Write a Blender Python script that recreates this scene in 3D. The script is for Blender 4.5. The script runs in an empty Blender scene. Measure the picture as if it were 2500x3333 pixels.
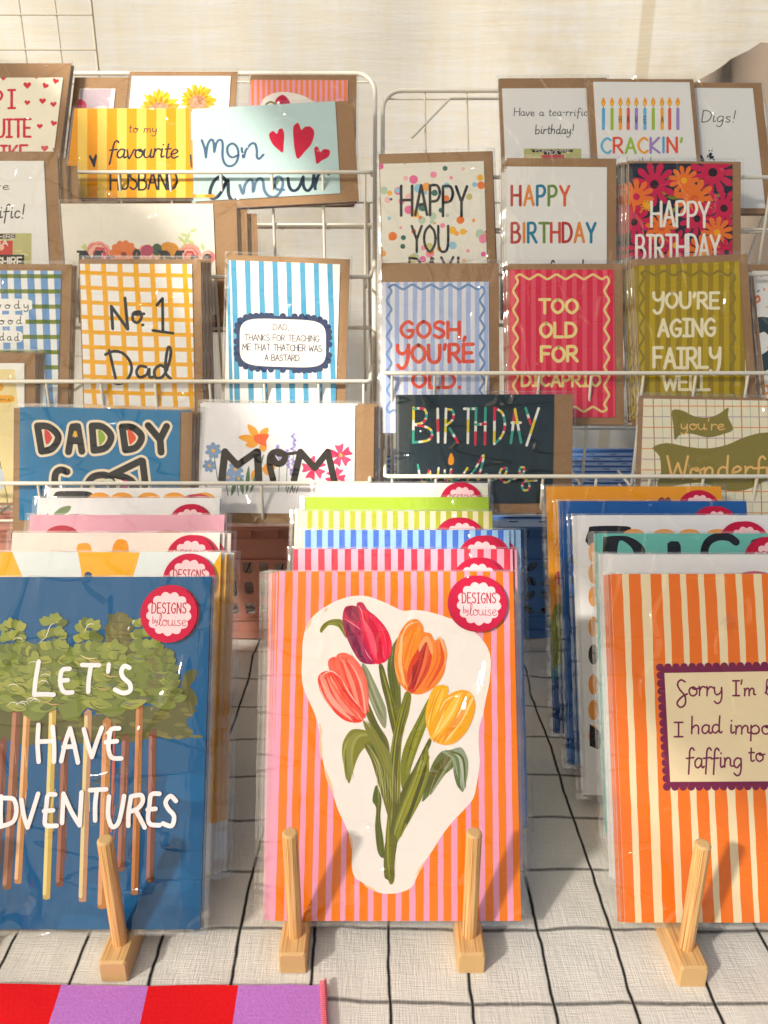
import bpy, math, random
from mathutils import Vector, Matrix
from mathutils import noise as mnoise
R = math.radians
C = bpy.context.scene.collection
sc = bpy.context.scene

# ------------------------------------------------------------------ camera
H = 0.556; PITCH = R(19.0); FPX = 2503.0
cam = bpy.data.cameras.new('camera'); camo = bpy.data.objects.new('camera', cam); C.objects.link(camo)
camo.location = (0, 0, H); camo.rotation_euler = (R(90)-PITCH, 0, 0)
cam.sensor_fit = 'VERTICAL'; cam.sensor_height = 34.6; cam.sensor_width = 26.0
cam.angle_y = 2*math.atan(1666.5/FPX) if hasattr(cam, 'angle_y') else 0
cam.lens = 34.6/2/(1666.5/FPX)
cam.clip_start = 0.02; cam.clip_end = 400
cam.dof.use_dof = True; cam.dof.focus_distance = 0.72; cam.dof.aperture_fstop = 13.0
sc.camera = camo
# ------------------------------------------------------------------ light
SUN = Vector((0.050, 0.044, -0.043)).normalized()
w = bpy.data.worlds.new('World'); sc.world = w; w.use_nodes = True
nt = w.node_tree; nt.nodes.clear()
sky = nt.nodes.new('ShaderNodeTexSky'); sky.sky_type = 'NISHITA'; sky.sun_disc = False
sky.sun_elevation = math.asin(-SUN.z); sky.sun_rotation = math.atan2(-SUN.x, -SUN.y)
sky.dust_density = 2.5; sky.ozone_density = 0.3; sky.air_density = 1.0; sky.altitude = 0
bg = nt.nodes.new('ShaderNodeBackground'); bg.inputs[1].default_value = 0.086
wo = nt.nodes.new('ShaderNodeOutputWorld')
nt.links.new(sky.outputs[0], bg.inputs[0]); nt.links.new(bg.outputs[0], wo.inputs[0])
sun = bpy.data.lights.new('sun', 'SUN'); sun.energy = 5.0; sun.angle = R(3.6); sun.color = (1.0, 0.915, 0.79)
suno = bpy.data.objects.new('sun', sun); C.objects.link(suno)
suno.rotation_euler = SUN.to_track_quat('-Z', 'Y').to_euler(); suno.location = (-2, -2, 3)
vs = sc.view_settings; vs.view_transform = 'Standard'; vs.look = 'None'; vs.gamma = 1.0
vs.use_curve_mapping = False; vs.exposure = 0.28
sc.render.engine = 'CYCLES'
sc.cycles.transparent_max_bounces = 48; sc.cycles.max_bounces = 8
sc.cycles.caustics_reflective = False; sc.cycles.caustics_refractive = False

# ------------------------------------------------------------------ helpers
def lin(h):
    if not isinstance(h, str): return h
    h = h.lstrip('#'); o = []
    for i in (0, 2, 4):
        c = int(h[i:i+2], 16)/255
        c = c/12.92 if c <= .04045 else ((c+.055)/1.055)**2.4
        o.append(min(c, .88))
    return tuple(o)
class NT:
    def __init__(s, name):
        s.m = bpy.data.materials.new(name); s.m.use_nodes = True
        s.t = s.m.node_tree; s.t.nodes.clear()
        s.out = s.t.nodes.new('ShaderNodeOutputMaterial')
    def n(s, typ, **k):
        nd = s.t.nodes.new(typ)
        for a, b in k.items():
            if a.startswith('i_'):
                key = a[2:]; key = int(key) if key.isdigit() else key
                s.set(nd.inputs[key], b)
            else: setattr(nd, a, b)
        return nd
    def set(s, inp, v):
        if isinstance(v, bpy.types.NodeSocket): s.t.links.new(v, inp)
        elif isinstance(v, bpy.types.Node): s.t.links.new(v.outputs[0], inp)
        else:
            if hasattr(inp.default_value, '__len__') and len(inp.default_value) == 4 and len(v) == 3: v = tuple(v)+(1,)
            inp.default_value = v
    def math(s, op, a, b=0.0, c=None, clamp=False):
        nd = s.n('ShaderNodeMath', operation=op, use_clamp=clamp, i_0=a, i_1=b)
        if c is not None: s.set(nd.inputs[2], c)
        return nd.outputs[0]
    def mix(s, f, a, b):
        nd = s.n('ShaderNodeMix', data_type='RGBA'); s.set(nd.inputs[0], f); s.set(nd.inputs[6], a); s.set(nd.inputs[7], b)
        return nd.outputs[2]
    def noise(s, scale, detail=3, rough=.5, vec=None, stretch=None):
        if vec is None: vec = s.n('ShaderNodeTexCoord').outputs['Object']
        if stretch: vec = s.n('ShaderNodeMapping', i_0=vec, i_3=stretch).outputs[0]
        return s.n('ShaderNodeTexNoise', i_0=vec, i_Scale=scale, i_Detail=detail, i_Roughness=rough).outputs['Fac']
    def ramp(s, f, a, b, lo=0., hi=1.):
        nd = s.n('ShaderNodeMapRange', i_0=f); s.set(nd.inputs[1], a); s.set(nd.inputs[2], b); s.set(nd.inputs[3], lo); s.set(nd.inputs[4], hi)
        return nd.outputs[0]
    def bump(s, h, strength=.3, dist=.001):
        return s.n('ShaderNodeBump', i_Height=h, i_Strength=strength, i_Distance=dist).outputs[0]
    def bsdf(s, col, rough=.6, spec=.4, normal=None, **k):
        b = s.n('ShaderNodeBsdfPrincipled'); s.set(b.inputs['Base Color'], col); s.set(b.inputs['Roughness'], rough)
        b.inputs['Specular IOR Level'].default_value = spec
        if normal is not None: s.set(b.inputs['Normal'], normal)
        for a, v in k.items(): s.set(b.inputs[a.replace('_', ' ')], v)
        return b
    def done(s, sh):
        s.t.links.new(sh.outputs[0] if isinstance(sh, bpy.types.Node) else sh, s.out.inputs[0]); return s.m

def simple(name, col, rough=.5, spec=.4, var=.08, nscale=30, bstr=.1, bdist=.0005, bscale=200, stretch=None):
    n = NT(name); c = lin(col); f = n.noise(nscale, 4, .6, stretch=stretch)
    base = n.mix(f, tuple(x*(1-var) for x in c), tuple(min(x*(1+var), .9) for x in c))
    return n.done(n.bsdf(base, rough, spec, n.bump(n.noise(bscale, 3, stretch=stretch), bstr, bdist)))

INK = {}
def ink(h):
    if h not in INK:
        n = NT('ink'); c = lin(h)
        f = n.noise(55, 4, .65)
        v = .05 if max(c) > .05 else .2
        base = n.mix(f, tuple(x*(1-v) for x in c), tuple(min(x*(1+v), .9) for x in c))
        INK[h] = n.done(n.bsdf(base, .55, .15, n.bump(n.noise(900, 2), .05, .0004)))
    return INK[h]
M = {}
M['paper'] = simple('white_card', (.80, .80, .79), .6, .3, .02, 20, .15, .0004, 500)
M['cream'] = simple('cream_card', lin('#F3EBD6'), .6, .3, .02, 20, .15, .0004, 500)
def kraft():
    n = NT('kraft_paper')
    f = n.noise(160, 5, .7, stretch=(1, 4, 1)); g = n.noise(14, 3)
    c = n.mix(n.math('MULTIPLY', f, g), lin('#8C6A4A'), lin('#C8A47A'))
    return n.done(n.bsdf(c, .75, .25, n.bump(n.math('ADD', f, n.math('MULTIPLY', g, 3.0)), .35, .0012)))
M['kraft'] = kraft()
def film(name, k=1.0, bs=.5, milky=0.0):
    n = NT(name)
    tc = n.n('ShaderNodeTexCoord').outputs['Object']
    a = n.noise(9, 3, .6, vec=tc); b = n.noise(38, 3, .6, stretch=(1, .35, 1), vec=tc)
    h = n.math('ADD', n.math('MULTIPLY', a, 2.0), n.math('MULTIPLY', n.math('POWER', b, 2.0), .8))
    rd = n.noise(7.5, 2, .5, stretch=(1, .55, 1), vec=tc)
    crease = n.ramp(n.math('ABSOLUTE', n.math('SUBTRACT', rd, .5)), 0.0, .012, 1.2, 0)
    rd2 = n.noise(16, 1, .5, stretch=(.3, 1.3, 1), vec=tc)
    crease2 = n.ramp(n.math('ABSOLUTE', n.math('SUBTRACT', rd2, .52)), 0.0, .01, .8, 0)
    nm = n.bump(n.math('ADD', h, n.math('ADD', crease, crease2)), bs, .004)
    lw = n.n('ShaderNodeLayerWeight', i_Blend=.5)
    fac = n.math('MULTIPLY', n.math('MULTIPLY_ADD', n.math('POWER', lw.outputs['Facing'], 5.0), .85, .034), k, clamp=True)
    gl = n.n('ShaderNodeBsdfGlossy', i_Color=(.95, .95, .95), i_Roughness=.055); n.set(gl.inputs['Normal'], nm)
    tr = n.n('ShaderNodeBsdfTransparent', i_Color=(.985, .985, .98))
    base = tr
    if milky:
        df = n.n('ShaderNodeBsdfDiffuse', i_Color=(.8, .8, .8)); tl = n.n('ShaderNodeBsdfTranslucent', i_Color=(.8, .8, .8))
        d2 = n.n('ShaderNodeMixShader', i_0=.5, i_1=df, i_2=tl)
        mk = n.ramp(n.noise(120, 4, .7, stretch=(1, .2, 1), vec=tc), .4, .75, milky*.35, milky)
        base = n.n('ShaderNodeMixShader', i_0=mk, i_1=tr, i_2=d2)
    return n.done(n.n('ShaderNodeMixShader', i_0=fac, i_1=base, i_2=gl))
M['film'] = film('clear_film', 1.3, .6)
M['seam'] = film('film_seam', 2.2, 1.0, .20)
M['wire'] = simple('white_coated_wire', lin('#E6E2D6'), .35, .5, .04, 60, .1, .0003, 300)
M['wire2'] = simple('grey_wire', lin('#B5AD9B'), .4, .5, .06, 60, .1, .0003, 300)

def link(name, me, mats, parent=None):
    o = bpy.data.objects.new(name, me); C.objects.link(o)
    for m in mats: me.materials.append(m)
    if parent: o.parent = parent
    return o
def thing(name, label, cat, loc=(0, 0, 0), group=None):
    o = bpy.data.objects.new(name, None); C.objects.link(o); o.location = loc
    o.empty_display_size = .02
    o['label'] = label; o['category'] = cat
    if group: o['group'] = group
    return o
def tag(o, label, cat, group=None):
    o['label'] = label; o['category'] = cat
    if group: o['group'] = group
def copy_tree(o, parent=None):
    c = o.copy(); C.objects.link(c); c.parent = parent
    for ch in list(o.children): copy_tree(ch, c)
    return c
class MB:
    def __init__(s): s.v = []; s.f = []; s.mi = []; s.sm = []
    def add(s, v, f, mi=0, sm=False):
        b = len(s.v); s.v += [tuple(p) for p in v]
        for q in f: s.f.append([i+b for i in q]); s.mi.append(mi); s.sm.append(sm)
    def box(s, x0, x1, y0, y1, z0, z1, mi=0, bev=0.0):
        if bev:
            prof = [(x0+bev, y0), (x1-bev, y0), (x1, y0+bev), (x1, y1-bev), (x1-bev, y1), (x0+bev, y1), (x0, y1-bev), (x0, y0+bev)]
            inn = [(min(max(x, x0+bev), x1-bev), min(max(y, y0+bev), y1-bev)) for x, y in prof]
            V = [(x, y, z0+bev) for x, y in prof]+[(x, y, z1-bev) for x, y in prof]+[(x, y, z1) for x, y in inn]+[(x, y, z0) for x, y in inn]
            F = [[i, (i+1) % 8, 8+(i+1) % 8, 8+i] for i in range(8)]+[[8+i, 8+(i+1) % 8, 16+(i+1) % 8, 16+i] for i in range(8)]
            F += [[24+i, 24+(i+1) % 8, (i+1) % 8, i] for i in range(8)]+[[16, 18, 20, 22], [30, 28, 26, 24]]
            # cap ngon (inn points coincide pairwise)
            s.add(V, F, mi); return
        V = [(x0, y0, z0), (x1, y0, z0), (x1, y1, z0), (x0, y1, z0), (x0, y0, z1), (x1, y0, z1), (x1, y1, z1), (x0, y1, z1)]
        s.add(V, [[3, 2, 1, 0], [4, 5, 6, 7], [0, 1, 5, 4], [1, 2, 6, 5], [2, 3, 7, 6], [3, 0, 4, 7]], mi)
    def tube(s, pts, r, mi=0, n=8, cap=True):
        pts = [Vector(p) for p in pts]; rings = []
        up = None
        for i, p in enumerate(pts):
            a = pts[max(i-1, 0)]; b = pts[min(i+1, len(pts)-1)]
            d = (b-a).normalized()
            if up is None:
                up = Vector((0, 0, 1)) if abs(d.z) < .9 else Vector((0, 1, 0))
            u = d.cross(up)
            if u.length < 1e-4: u = d.orthogonal()
            u.normalize(); v = u.cross(d).normalized(); up = v
            rings.append([p+(u*math.cos(t)+v*math.sin(t))*r for t in [k*2*math.pi/n for k in range(n)]])
        V = [q for rg in rings for q in rg]; F = []
        for i in range(len(pts)-1):
            for k in range(n): F.append([i*n+k, i*n+(k+1) % n, (i+1)*n+(k+1) % n, (i+1)*n+k])
        s.add(V, F, mi, True)
        if cap:
            s.add(rings[0], [list(range(n))[::-1]], mi); s.add(rings[-1], [list(range(n))], mi)
    def mesh(s, name):
        me = bpy.data.meshes.new(name); me.from_pydata(s.v, [], s.f)
        me.polygons.foreach_set('material_index', s.mi); me.polygons.foreach_set('use_smooth', s.sm)
        me.update(); return me
    def build(s, name, mats, parent=None):
        return link(name, s.mesh(name), mats if isinstance(mats, list) else [mats], parent)
def arc(c, r, a0, a1, n=6):
    return [(c[0]+r*math.cos(R(a0+(a1-a0)*i/n)), c[1]+r*math.sin(R(a0+(a1-a0)*i/n))) for i in range(n+1)]

# ------------------------------------------------------------------ surveying: picture rays meet real planes
CP, SP = math.cos(PITCH), math.sin(PITCH)
EYE = Vector((0, 0, H))
def ray(x, y):
    a = (x-1250)/FPX; b = (1666.5-y)/FPX
    return Vector((a, CP+b*SP, -SP+b*CP))
def hit(x, y, p0, nrm):
    d = ray(x, y); t = (Vector(p0)-EYE).dot(nrm)/d.dot(nrm); return EYE+d*t
def plane(y0, z0, lean):
    a = R(lean); return Vector((0, y0, z0)), Vector((0, -math.cos(a), math.sin(a)))
def at_z(x, y, z): return hit(x, y, (0, 0, z), Vector((0, 0, 1)))
def at_y(x, y, yy): return hit(x, y, (0, yy, 0), Vector((0, 1, 0)))
Z = .7535
R1 = (0, 0, Z); R2 = (1250, 0, Z); R3 = (0, 800, Z); R4 = (1250, 800, Z)
P1 = (0, 1550, Z); P2 = (1250, 1550, Z); Q1 = (0, 2400, Z); Q2 = (1250, 2400, Z)
TZ = (850, 1850, 900/1659); AZ = (0, 1850, 750/1659); DD = (0, 0, 1.5069); L6 = (0, 150, 500/1475)
K3 = (0, 1000, 700/1659); K4 = (1700, 1150, 800/1659)
def S(reg, x, y): return (reg[0]+x*reg[2], reg[1]+y*reg[2])

# ------------------------------------------------------------------ hand lettering as strokes
G = {
'A': (6.3, "0 0,3 10,6 0|1 3.5,5 3.5"), 'B': (5.8, "0 0,0 10|~0 10,3.4 10,4.6 7.8,3.4 5.6,0 5.3|~0 5.3,4 5,5.4 2.7,4 .3,0 0"),
'C': (6, "~5.6 8.5,3.5 10,1 8,0 5,1 1.8,3.5 0,5.6 1.4"), 'D': (6.2, "0 0,0 10|~0 10,4 9.2,5.8 5,4 .8,0 0"),
'E': (5.2, "4.8 10,0 10,0 0,4.8 0|0 5,4 5"), 'F': (5, "4.8 10,0 10,0 0|0 5.2,4 5.2"),
'G': (6.4, "~5.6 8.6,3.5 10,1 8,0 5,1 1.8,3.5 0,5.5 1.5,5.8 4.4|6 4.4,3.4 4.4"), 'H': (6, "0 0,0 10|5.6 0,5.6 10|0 5.2,5.6 5.2"),
'I': (1.6, ".6 0,.6 10"), 'Ī': (4.4, "0 10,4 10|2 10,2 0|0 0,4 0"), 'J': (4.5, "~4 10,4 3,2.6 0,0 1.6"),
'K': (5.8, "0 0,0 10|5 10,0 4.4,5.4 0"), 'L': (5, "0 10,0 0,4.6 0"), 'M': (7.6, "0 0,.8 10,3.6 3,6.4 10,7.2 0"),
'N': (6.2, "0 0,0 10,5.6 0,5.6 10"), 'O': (6.8, "~3.2 10,.8 8,0 5,.8 2,3.2 0,5.6 2,6.4 5,5.6 8,3.2 10"),
'P': (5.4, "0 0,0 10|~0 10,3.6 10,5 7.6,3.6 5,0 4.6"), 'Q': (7, "~3.2 10,.8 8,0 5,.8 2,3.2 0,5.6 2,6.4 5,5.6 8,3.2 10|4 3,6.8 -1"),
'R': (5.8, "0 0,0 10|~0 10,3.6 10,4.8 7.6,3.6 5.2,0 4.8|2 4.8,5.4 0"), 'S': (5.2, "~4.6 8.8,2.8 10,.6 8.8,.5 6.6,2.6 5.2,4.6 3.6,4.4 1.2,2.2 0,0 1.2"),
'T': (6, "0 10,6 10|3 10,3 0"), 'U': (6, "~0 10,.1 3.6,1 .8,2.9 0,4.8 .8,5.6 3.6,5.6 10"), 'V': (6, "0 10,2.9 0,5.8 10"),
'W': (8, "0 10,1.8 0,4 7,6 0,7.8 10"), 'Y': (5.8, "0 10,2.8 4.8,5.6 10|2.8 4.8,2.8 0"), 'Z': (5.4, "0 10,5 10,0 0,5 0"), 'X': (5.4, "0 10,5 0|5 10,0 0"),
'1': (4.6, ".6 7.8,2.4 10,2.4 0|0 0,4.6 -.3"), "'": (1.6, "1 10,.5 7.4"), '!': (2, "1 10,.8 3|.7 .3,.8 .1"), '.': (1.6, ".4 .3,.5 .1"), ',': (1.8, ".8 .5,.3 -1.8"),
'-': (3, "0 4,2.4 4"), '&': (6, "~5.4 0,1.4 7,2 10,3.6 9.4,3.2 7,.2 3,.8 .2,3 0,5.4 4"), '?': (5, "~0 8,1.6 10,4 9,4 7,2 5,2 3|2 .3,2 .1"),
'a': (4.6, "~3.6 4.6,1.8 5,.3 3.4,.4 1,1.8 .1,3.4 1.8,3.7 4.6|~3.7 4.6,3.6 1.4,4.2 .1,5 .8"), 'b': (4.6, "0 10,.1 0|~.1 1,1.6 0,3.6 1,3.8 3.4,2.2 5,.1 3.4"),
'c': (4, "~3.4 4.2,1.8 5,.4 3.6,.3 1.4,1.6 0,3.6 .8"), 'd': (4.8, "~3.6 4.2,1.8 5,.3 3.4,.4 1,1.8 .1,3.6 1.8|~3.9 10,3.6 5,3.6 1.4,4.2 .1,5 .8"),
'e': (4.2, "~.2 2.2,2 2.6,3.4 3.8,2.2 5,.7 4,.2 2,1.6 0,3.9 1"), 'f': (3.8, "~3.8 8.8,2.8 10,1.6 8.6,1.3 4,.9 -3.4|-.2 4.6,3.6 5"),
'g': (4.6, "~3.6 4.6,1.8 5,.3 3.4,.4 1,1.8 .1,3.6 2|~3.8 4.8,3.9 0,3.2 -3.2,1.6 -4,.2 -2.8"), 'h': (4.6, ".3 10,.1 0|~.1 2.6,1.8 4.8,3.4 4,3.4 0"),
'i': (2, "~.6 5,.5 1.2,1.1 .1,2 .8|.7 7.4,.8 7.2"), 'j': (2.4, "~1.4 5,1.4 -2,0 -4|1.4 7.4,1.5 7.2"), 'k': (4.4, ".2 10,.1 0|3.4 5,.3 2.2,3.8 0"),
'l': (2.6, "~0 1,1.8 6.4,2 10,.9 9,.7 2,1.6 0,2.8 1"), 'm': (6.8, "~.1 4.6,.5 4,.3 0|~.3 2.6,1.6 4.8,3 4,3 0|~3 2.6,4.4 4.8,5.8 4,5.8 1,6.8 .6"),
'n': (4.8, "~.1 4.6,.5 4,.3 0|~.3 2.6,1.8 4.8,3.3 4,3.4 1,4.8 .6"), 'o': (4.6, "~2.4 4.9,.7 4.2,.2 2.4,.9 .5,2.3 0,3.8 1.2,3.8 3.4,2.4 4.9,1.8 4.2,3 3.6,4.8 4.2"),
'p': (4.6, ".2 5,0 -4|~.2 1,1.6 0,3.6 1,3.8 3.4,2.2 5,.1 3.4"), 'q': (4.6, "~3.6 4.6,1.8 5,.3 3.4,.4 1,1.8 .1,3.6 2|3.8 4.8,3.8 -4"),
'r': (3.4, "~.2 5,.4 4,.3 0|~.3 2.4,1.4 4.6,2.6 4.8,3.3 4.2"), 's': (3.8, "~3 4.4,1.4 4.9,.4 3.8,1.6 2.7,3 1.6,2.2 .1,.2 .6"),
't': (3, "~1.2 8,1.1 1.4,1.8 .1,2.8 .8|0 5.2,2.8 5.4"), 'u': (4.8, "~.1 4.9,.2 1.4,1.4 .1,3.2 1.4,3.5 4.8|~3.5 4.8,3.5 1.2,4 .1,4.9 .8"), 'v': (4.2, "~.1 4.8,1.4 .2,2.2 .4,3.6 4.6,4.4 4.6"),
'w': (6, "~.1 4.8,1 .2,1.8 .4,2.9 4,3.6 .3,4.4 .4,5.4 4.8"), 'y': (4.6, "~.2 4.9,.4 2,1.6 .8,3.4 2.4,3.7 4.8|~3.7 4.8,3.8 0,3 -3.2,1.4 -4,.2 -2.8"),
'z': (3.8, "~.2 4.8,3 4.6,.4 .4,3.4 .2,4 1"), 'x': (4, ".2 4.8,3.4 0|3.4 5,.2 0"), ' ': (3.4, ""),
'Ÿ': (6, "~0 10,.3 6.6,2.2 5,4.4 6,5.4 8.4|~5.6 10,5.5 5,4.8 0,3.4 -3,1.4 -3.4,.2 -1.6"),
'Δ': (5.6, "~4.6 8.8,2.8 10,.8 8.6,1.6 6.8,3.4 6.2,4.6 3.6,3.6 .8,1.2 0,.2 1.6,2 3"),
}
def parse(sx):
    out = []
    for st in sx.split('|'):
        if not st: continue
        c = st[0] == '~'; st = st.lstrip('~')
        out.append((c, [tuple(map(float, p.split())) for p in st.split(',')]))
    return out
G = {k: (a, parse(b)) for k, (a, b) in G.items()}
def crom(pts, n=5, closed=False):
    if len(pts) < 3: return list(pts)
    P = list(pts); out = []; m = len(P)
    rng = m if closed else m-1
    for i in range(rng):
        if closed: p0, p1, p2, p3 = P[i-1], P[i], P[(i+1) % m], P[(i+2) % m]
        else: p0, p1, p2, p3 = P[max(i-1, 0)], P[i], P[i+1], P[min(i+2, m-1)]
        for k in range(n):
            t = k/n
            out.append(tuple(.5*(2*p1[j]+(p2[j]-p0[j])*t+(2*p0[j]-5*p1[j]+4*p2[j]-p3[j])*t*t+(3*p1[j]-p0[j]-3*p2[j]+p3[j])*t**3) for j in (0, 1)))
    if not closed: out.append(tuple(P[-1]))
    return out
def clip_poly(poly, b):
    x0, x1, y0, y1 = b
    if all(x0 <= p[0] <= x1 and y0 <= p[1] <= y1 for p in poly): return poly
    for ax, lim, sg in ((0, x0, 1), (0, x1, -1), (1, y0, 1), (1, y1, -1)):
        out = []
        for i in range(len(poly)):
            a = poly[i-1]; c = poly[i]
            da = (a[ax]-lim)*sg; dc = (c[ax]-lim)*sg
            if (da >= 0) != (dc >= 0):
                t = da/(da-dc); out.append((a[0]+(c[0]-a[0])*t, a[1]+(c[1]-a[1])*t))
            if dc >= 0: out.append(c)
        poly = out
        if len(poly) < 3: return []
    return poly

class Sheet:
    """a flat rectangular card or print standing on a real leaning plane; local x right, y up, z towards the viewer"""
    def __init__(s, TL, TR, pl, ratio, width=None, rot=0.0, align='l'):
        s.p0, s.n = pl
        a = hit(TL[0], TL[1], s.p0, s.n); b = hit(TR[0], TR[1], s.p0, s.n)
        ex = (b-a).normalized()
        s.W = width or (b-a).length
        if align == 'r': a = b-ex*s.W
        if rot: ex = Matrix.Rotation(R(rot), 3, s.n) @ ex
        ey = s.n.cross(ex).normalized()
        s.Hh = s.W*ratio
        s.ex, s.ey, s.tl = ex, ey, a
        s.o = a+ex*(s.W/2)-ey*s.Hh
        s.M = Matrix((( ex.x, ey.x, s.n.x, s.o.x), (ex.y, ey.y, s.n.y, s.o.y), (ex.z, ey.z, s.n.z, s.o.z), (0, 0, 0, 1)))
        s.bounds = (-s.W/2, s.W/2, 0.0, s.Hh)
    def loc(s, x, y):
        p = hit(x, y, s.o, s.n)-s.o
        return (p.dot(s.ex), p.dot(s.ey))
class Art:
    def __init__(s, sh, reg=None, z0=0.0):
        s.sh = sh; s.reg = reg; s.mb = MB(); s.cols = []; s.z = z0; s.rnd = random.Random(7); s.b = sh.bounds if sh else None
        s.direct = sh is None
    def P(s, p):
        if s.reg is None: return p
        x, y = S(s.reg, *p); return s.sh.loc(x, y)
    def sc(s, p):
        if s.reg is None: return 1.0
        a = s.P(p); b = s.P((p[0]+10, p[1])); return math.hypot(b[0]-a[0], b[1]-a[1])/10
    def mi(s, c):
        if c not in s.cols: s.cols.append(c)
        return s.cols.index(c)
    def face(s, pts, c):
        if s.b: pts = clip_poly(pts, s.b)
        if len(pts) < 3: return
        s.mb.add([(x, y, s.z) for x, y in pts], [list(range(len(pts)))], s.mi(c))
    def ccw(s, pts):
        a = sum(pts[i-1][0]*pts[i][1]-pts[i][0]*pts[i-1][1] for i in range(len(pts)))
        return pts if a > 0 else pts[::-1]
    def poly(s, c, pts):
        s.z += 1.5e-6; s.face(s.ccw([s.P(p) for p in pts]), c)
    def blob(s, c, pts, n=5): s.poly(c, crom(pts, n, True))
    def ell(s, c, x, y, rx, ry=None, rot=0, n=20):
        ry = ry or rx; a = R(rot)
        s.poly(c, [(x+rx*math.cos(t)*math.cos(a)-ry*math.sin(t)*math.sin(a), y+rx*math.cos(t)*math.sin(a)+ry*math.sin(t)*math.cos(a)) for t in [2*math.pi*k/n for k in range(n)]])
    def rect(s, c, x0, y0, x1, y1): s.poly(c, [(x0, y0), (x1, y0), (x1, y1), (x0, y1)])
    def ribbon(s, c, w, pts):
        """pts local, constant or tapering width w (metres), round ends"""
        if len(pts) < 2: return
        s.z += 1.5e-6; z = s.z
        n = len(pts); ws = [w]*n if not isinstance(w, (list, tuple)) else w
        Ls = []; Rs = []
        for i in range(n):
            a = pts[max(i-1, 0)]; b = pts[min(i+1, n-1)]
            dx, dy = b[0]-a[0], b[1]-a[1]; l = math.hypot(dx, dy) or 1e-9
            nx, ny = -dy/l*ws[i]/2, dx/l*ws[i]/2
            Ls.append((pts[i][0]+nx, pts[i][1]+ny)); Rs.append((pts[i][0]-nx, pts[i][1]-ny))
        for i in range(n-1): s.face([Rs[i], Rs[i+1], Ls[i+1], Ls[i]], c)
        for (p, q, e, wd, o) in ((pts[0], pts[1], Ls[0], ws[0], 1), (pts[-1], pts[-2], Rs[-1], ws[-1], 1)):
            a0 = math.atan2(e[1]-p[1], e[0]-p[0]); r = wd/2
            s.face([(p[0]+r*math.cos(a0+math.pi*k/5), p[1]+r*math.sin(a0+math.pi*k/5)) for k in range(6)], c)
    def line(s, c, w, pts, smooth=False, n=5, taper=False):
        k = s.sc(pts[0])
        if smooth:
            q = [s.P(p) for p in crom(pts, n)]
            if taper:
                m = len(q); ws = [max(.12, math.sin(math.pi*min(max(i/(m-1), .03), .97)))*w*k for i in range(m)]
                s.ribbon(c, ws, q)
            else: s.ribbon(c, w*k, q)
        else:
            for i in range(len(pts)-1): s.ribbon(c, w*k, [s.P(pts[i]), s.P(pts[i+1])])
    def text(s, c, x, y, t, h, width=None, wt=.12, jit=.03, gap=.9, slant=0.0, rise=0.0, cols=None, only=None):
        cur = 0; lay = []
        for ch in t:
            a, st = G[ch]; lay.append((ch, cur, st)); cur += a+gap
        cur -= gap; sx = (width/cur) if width else h/10
        ci = 0
        for (ch, ox, st) in lay:
            jy = s.rnd.uniform(-jit, jit)*h; jr = s.rnd.uniform(-jit, jit)*.6
            col = c
            if cols and ch != ' ': col = cols[ci % len(cols)]; ci += 1
            for sm, pts in st:
                q = []
                for px, py in pts:
                    X = x+(ox+px+slant*py)*sx; Y = y-(py/10*h)-jy-rise*(ox*sx)+px*jr*sx
                    q.append((X, Y))
                s.line(col, wt*h, q, sm)
    def stripes(s, cols, y0, y1, xs, wob=.8, seg=10):
        """xs: list of (x_at_y0, x_at_y1) boundaries; colours cycle"""
        rr = random.Random(3)
        def edge(i):
            a, b = xs[i]; return [(a+(b-a)*k/seg+(rr.uniform(-wob, wob) if 0 < k < seg else 0), y0+(y1-y0)*k/seg) for k in range(seg+1)]
        es = [edge(i) for i in range(len(xs))]
        s.z += 1.5e-6
        for i in range(len(xs)-1):
            col = cols[i % len(cols)]
            if col is None: continue
            for k in range(seg):
                s.face(s.ccw([s.P(p) for p in (es[i][k], es[i+1][k], es[i+1][k+1], es[i][k+1])]), col)
    def heart(s, c, x, y, r, rot=0):
        pts = []
        for k in range(24):
            t = 2*math.pi*k/24
            hx = 16*math.sin(t)**3/16; hy = -(13*math.cos(t)-5*math.cos(2*t)-2*math.cos(3*t)-math.cos(4*t))/16
            a = R(rot); pts.append((x+r*(hx*math.cos(a)-hy*math.sin(a)), y+r*(hx*math.sin(a)+hy*math.cos(a))))
        s.poly(c, pts)
    def flower(s, c, x, y, r, n=8, core=None, rot=0, pw=.32, cr=.2):
        for k in range(n):
            a = 2*math.pi*k/n+R(rot)
            s.ell(c, x+r*.55*math.cos(a), y+r*.55*math.sin(a), r*.48, r*pw*.62, math.degrees(a), 12)
        if core: s.ell(core, x, y, r*cr)
    def leaf(s, c, a, b, wd):
        dx, dy = b[0]-a[0], b[1]-a[1]; l = math.hypot(dx, dy); nx, ny = -dy/l*wd, dx/l*wd
        m = ((a[0]+b[0])/2, (a[1]+b[1])/2)
        s.blob(c, [a, (m[0]+nx, m[1]+ny), b, (m[0]-nx, m[1]-ny)])
    def build(s, parent, name='artwork'):
        return s.mb.build(name, [ink(c) for c in s.cols], parent)

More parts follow.
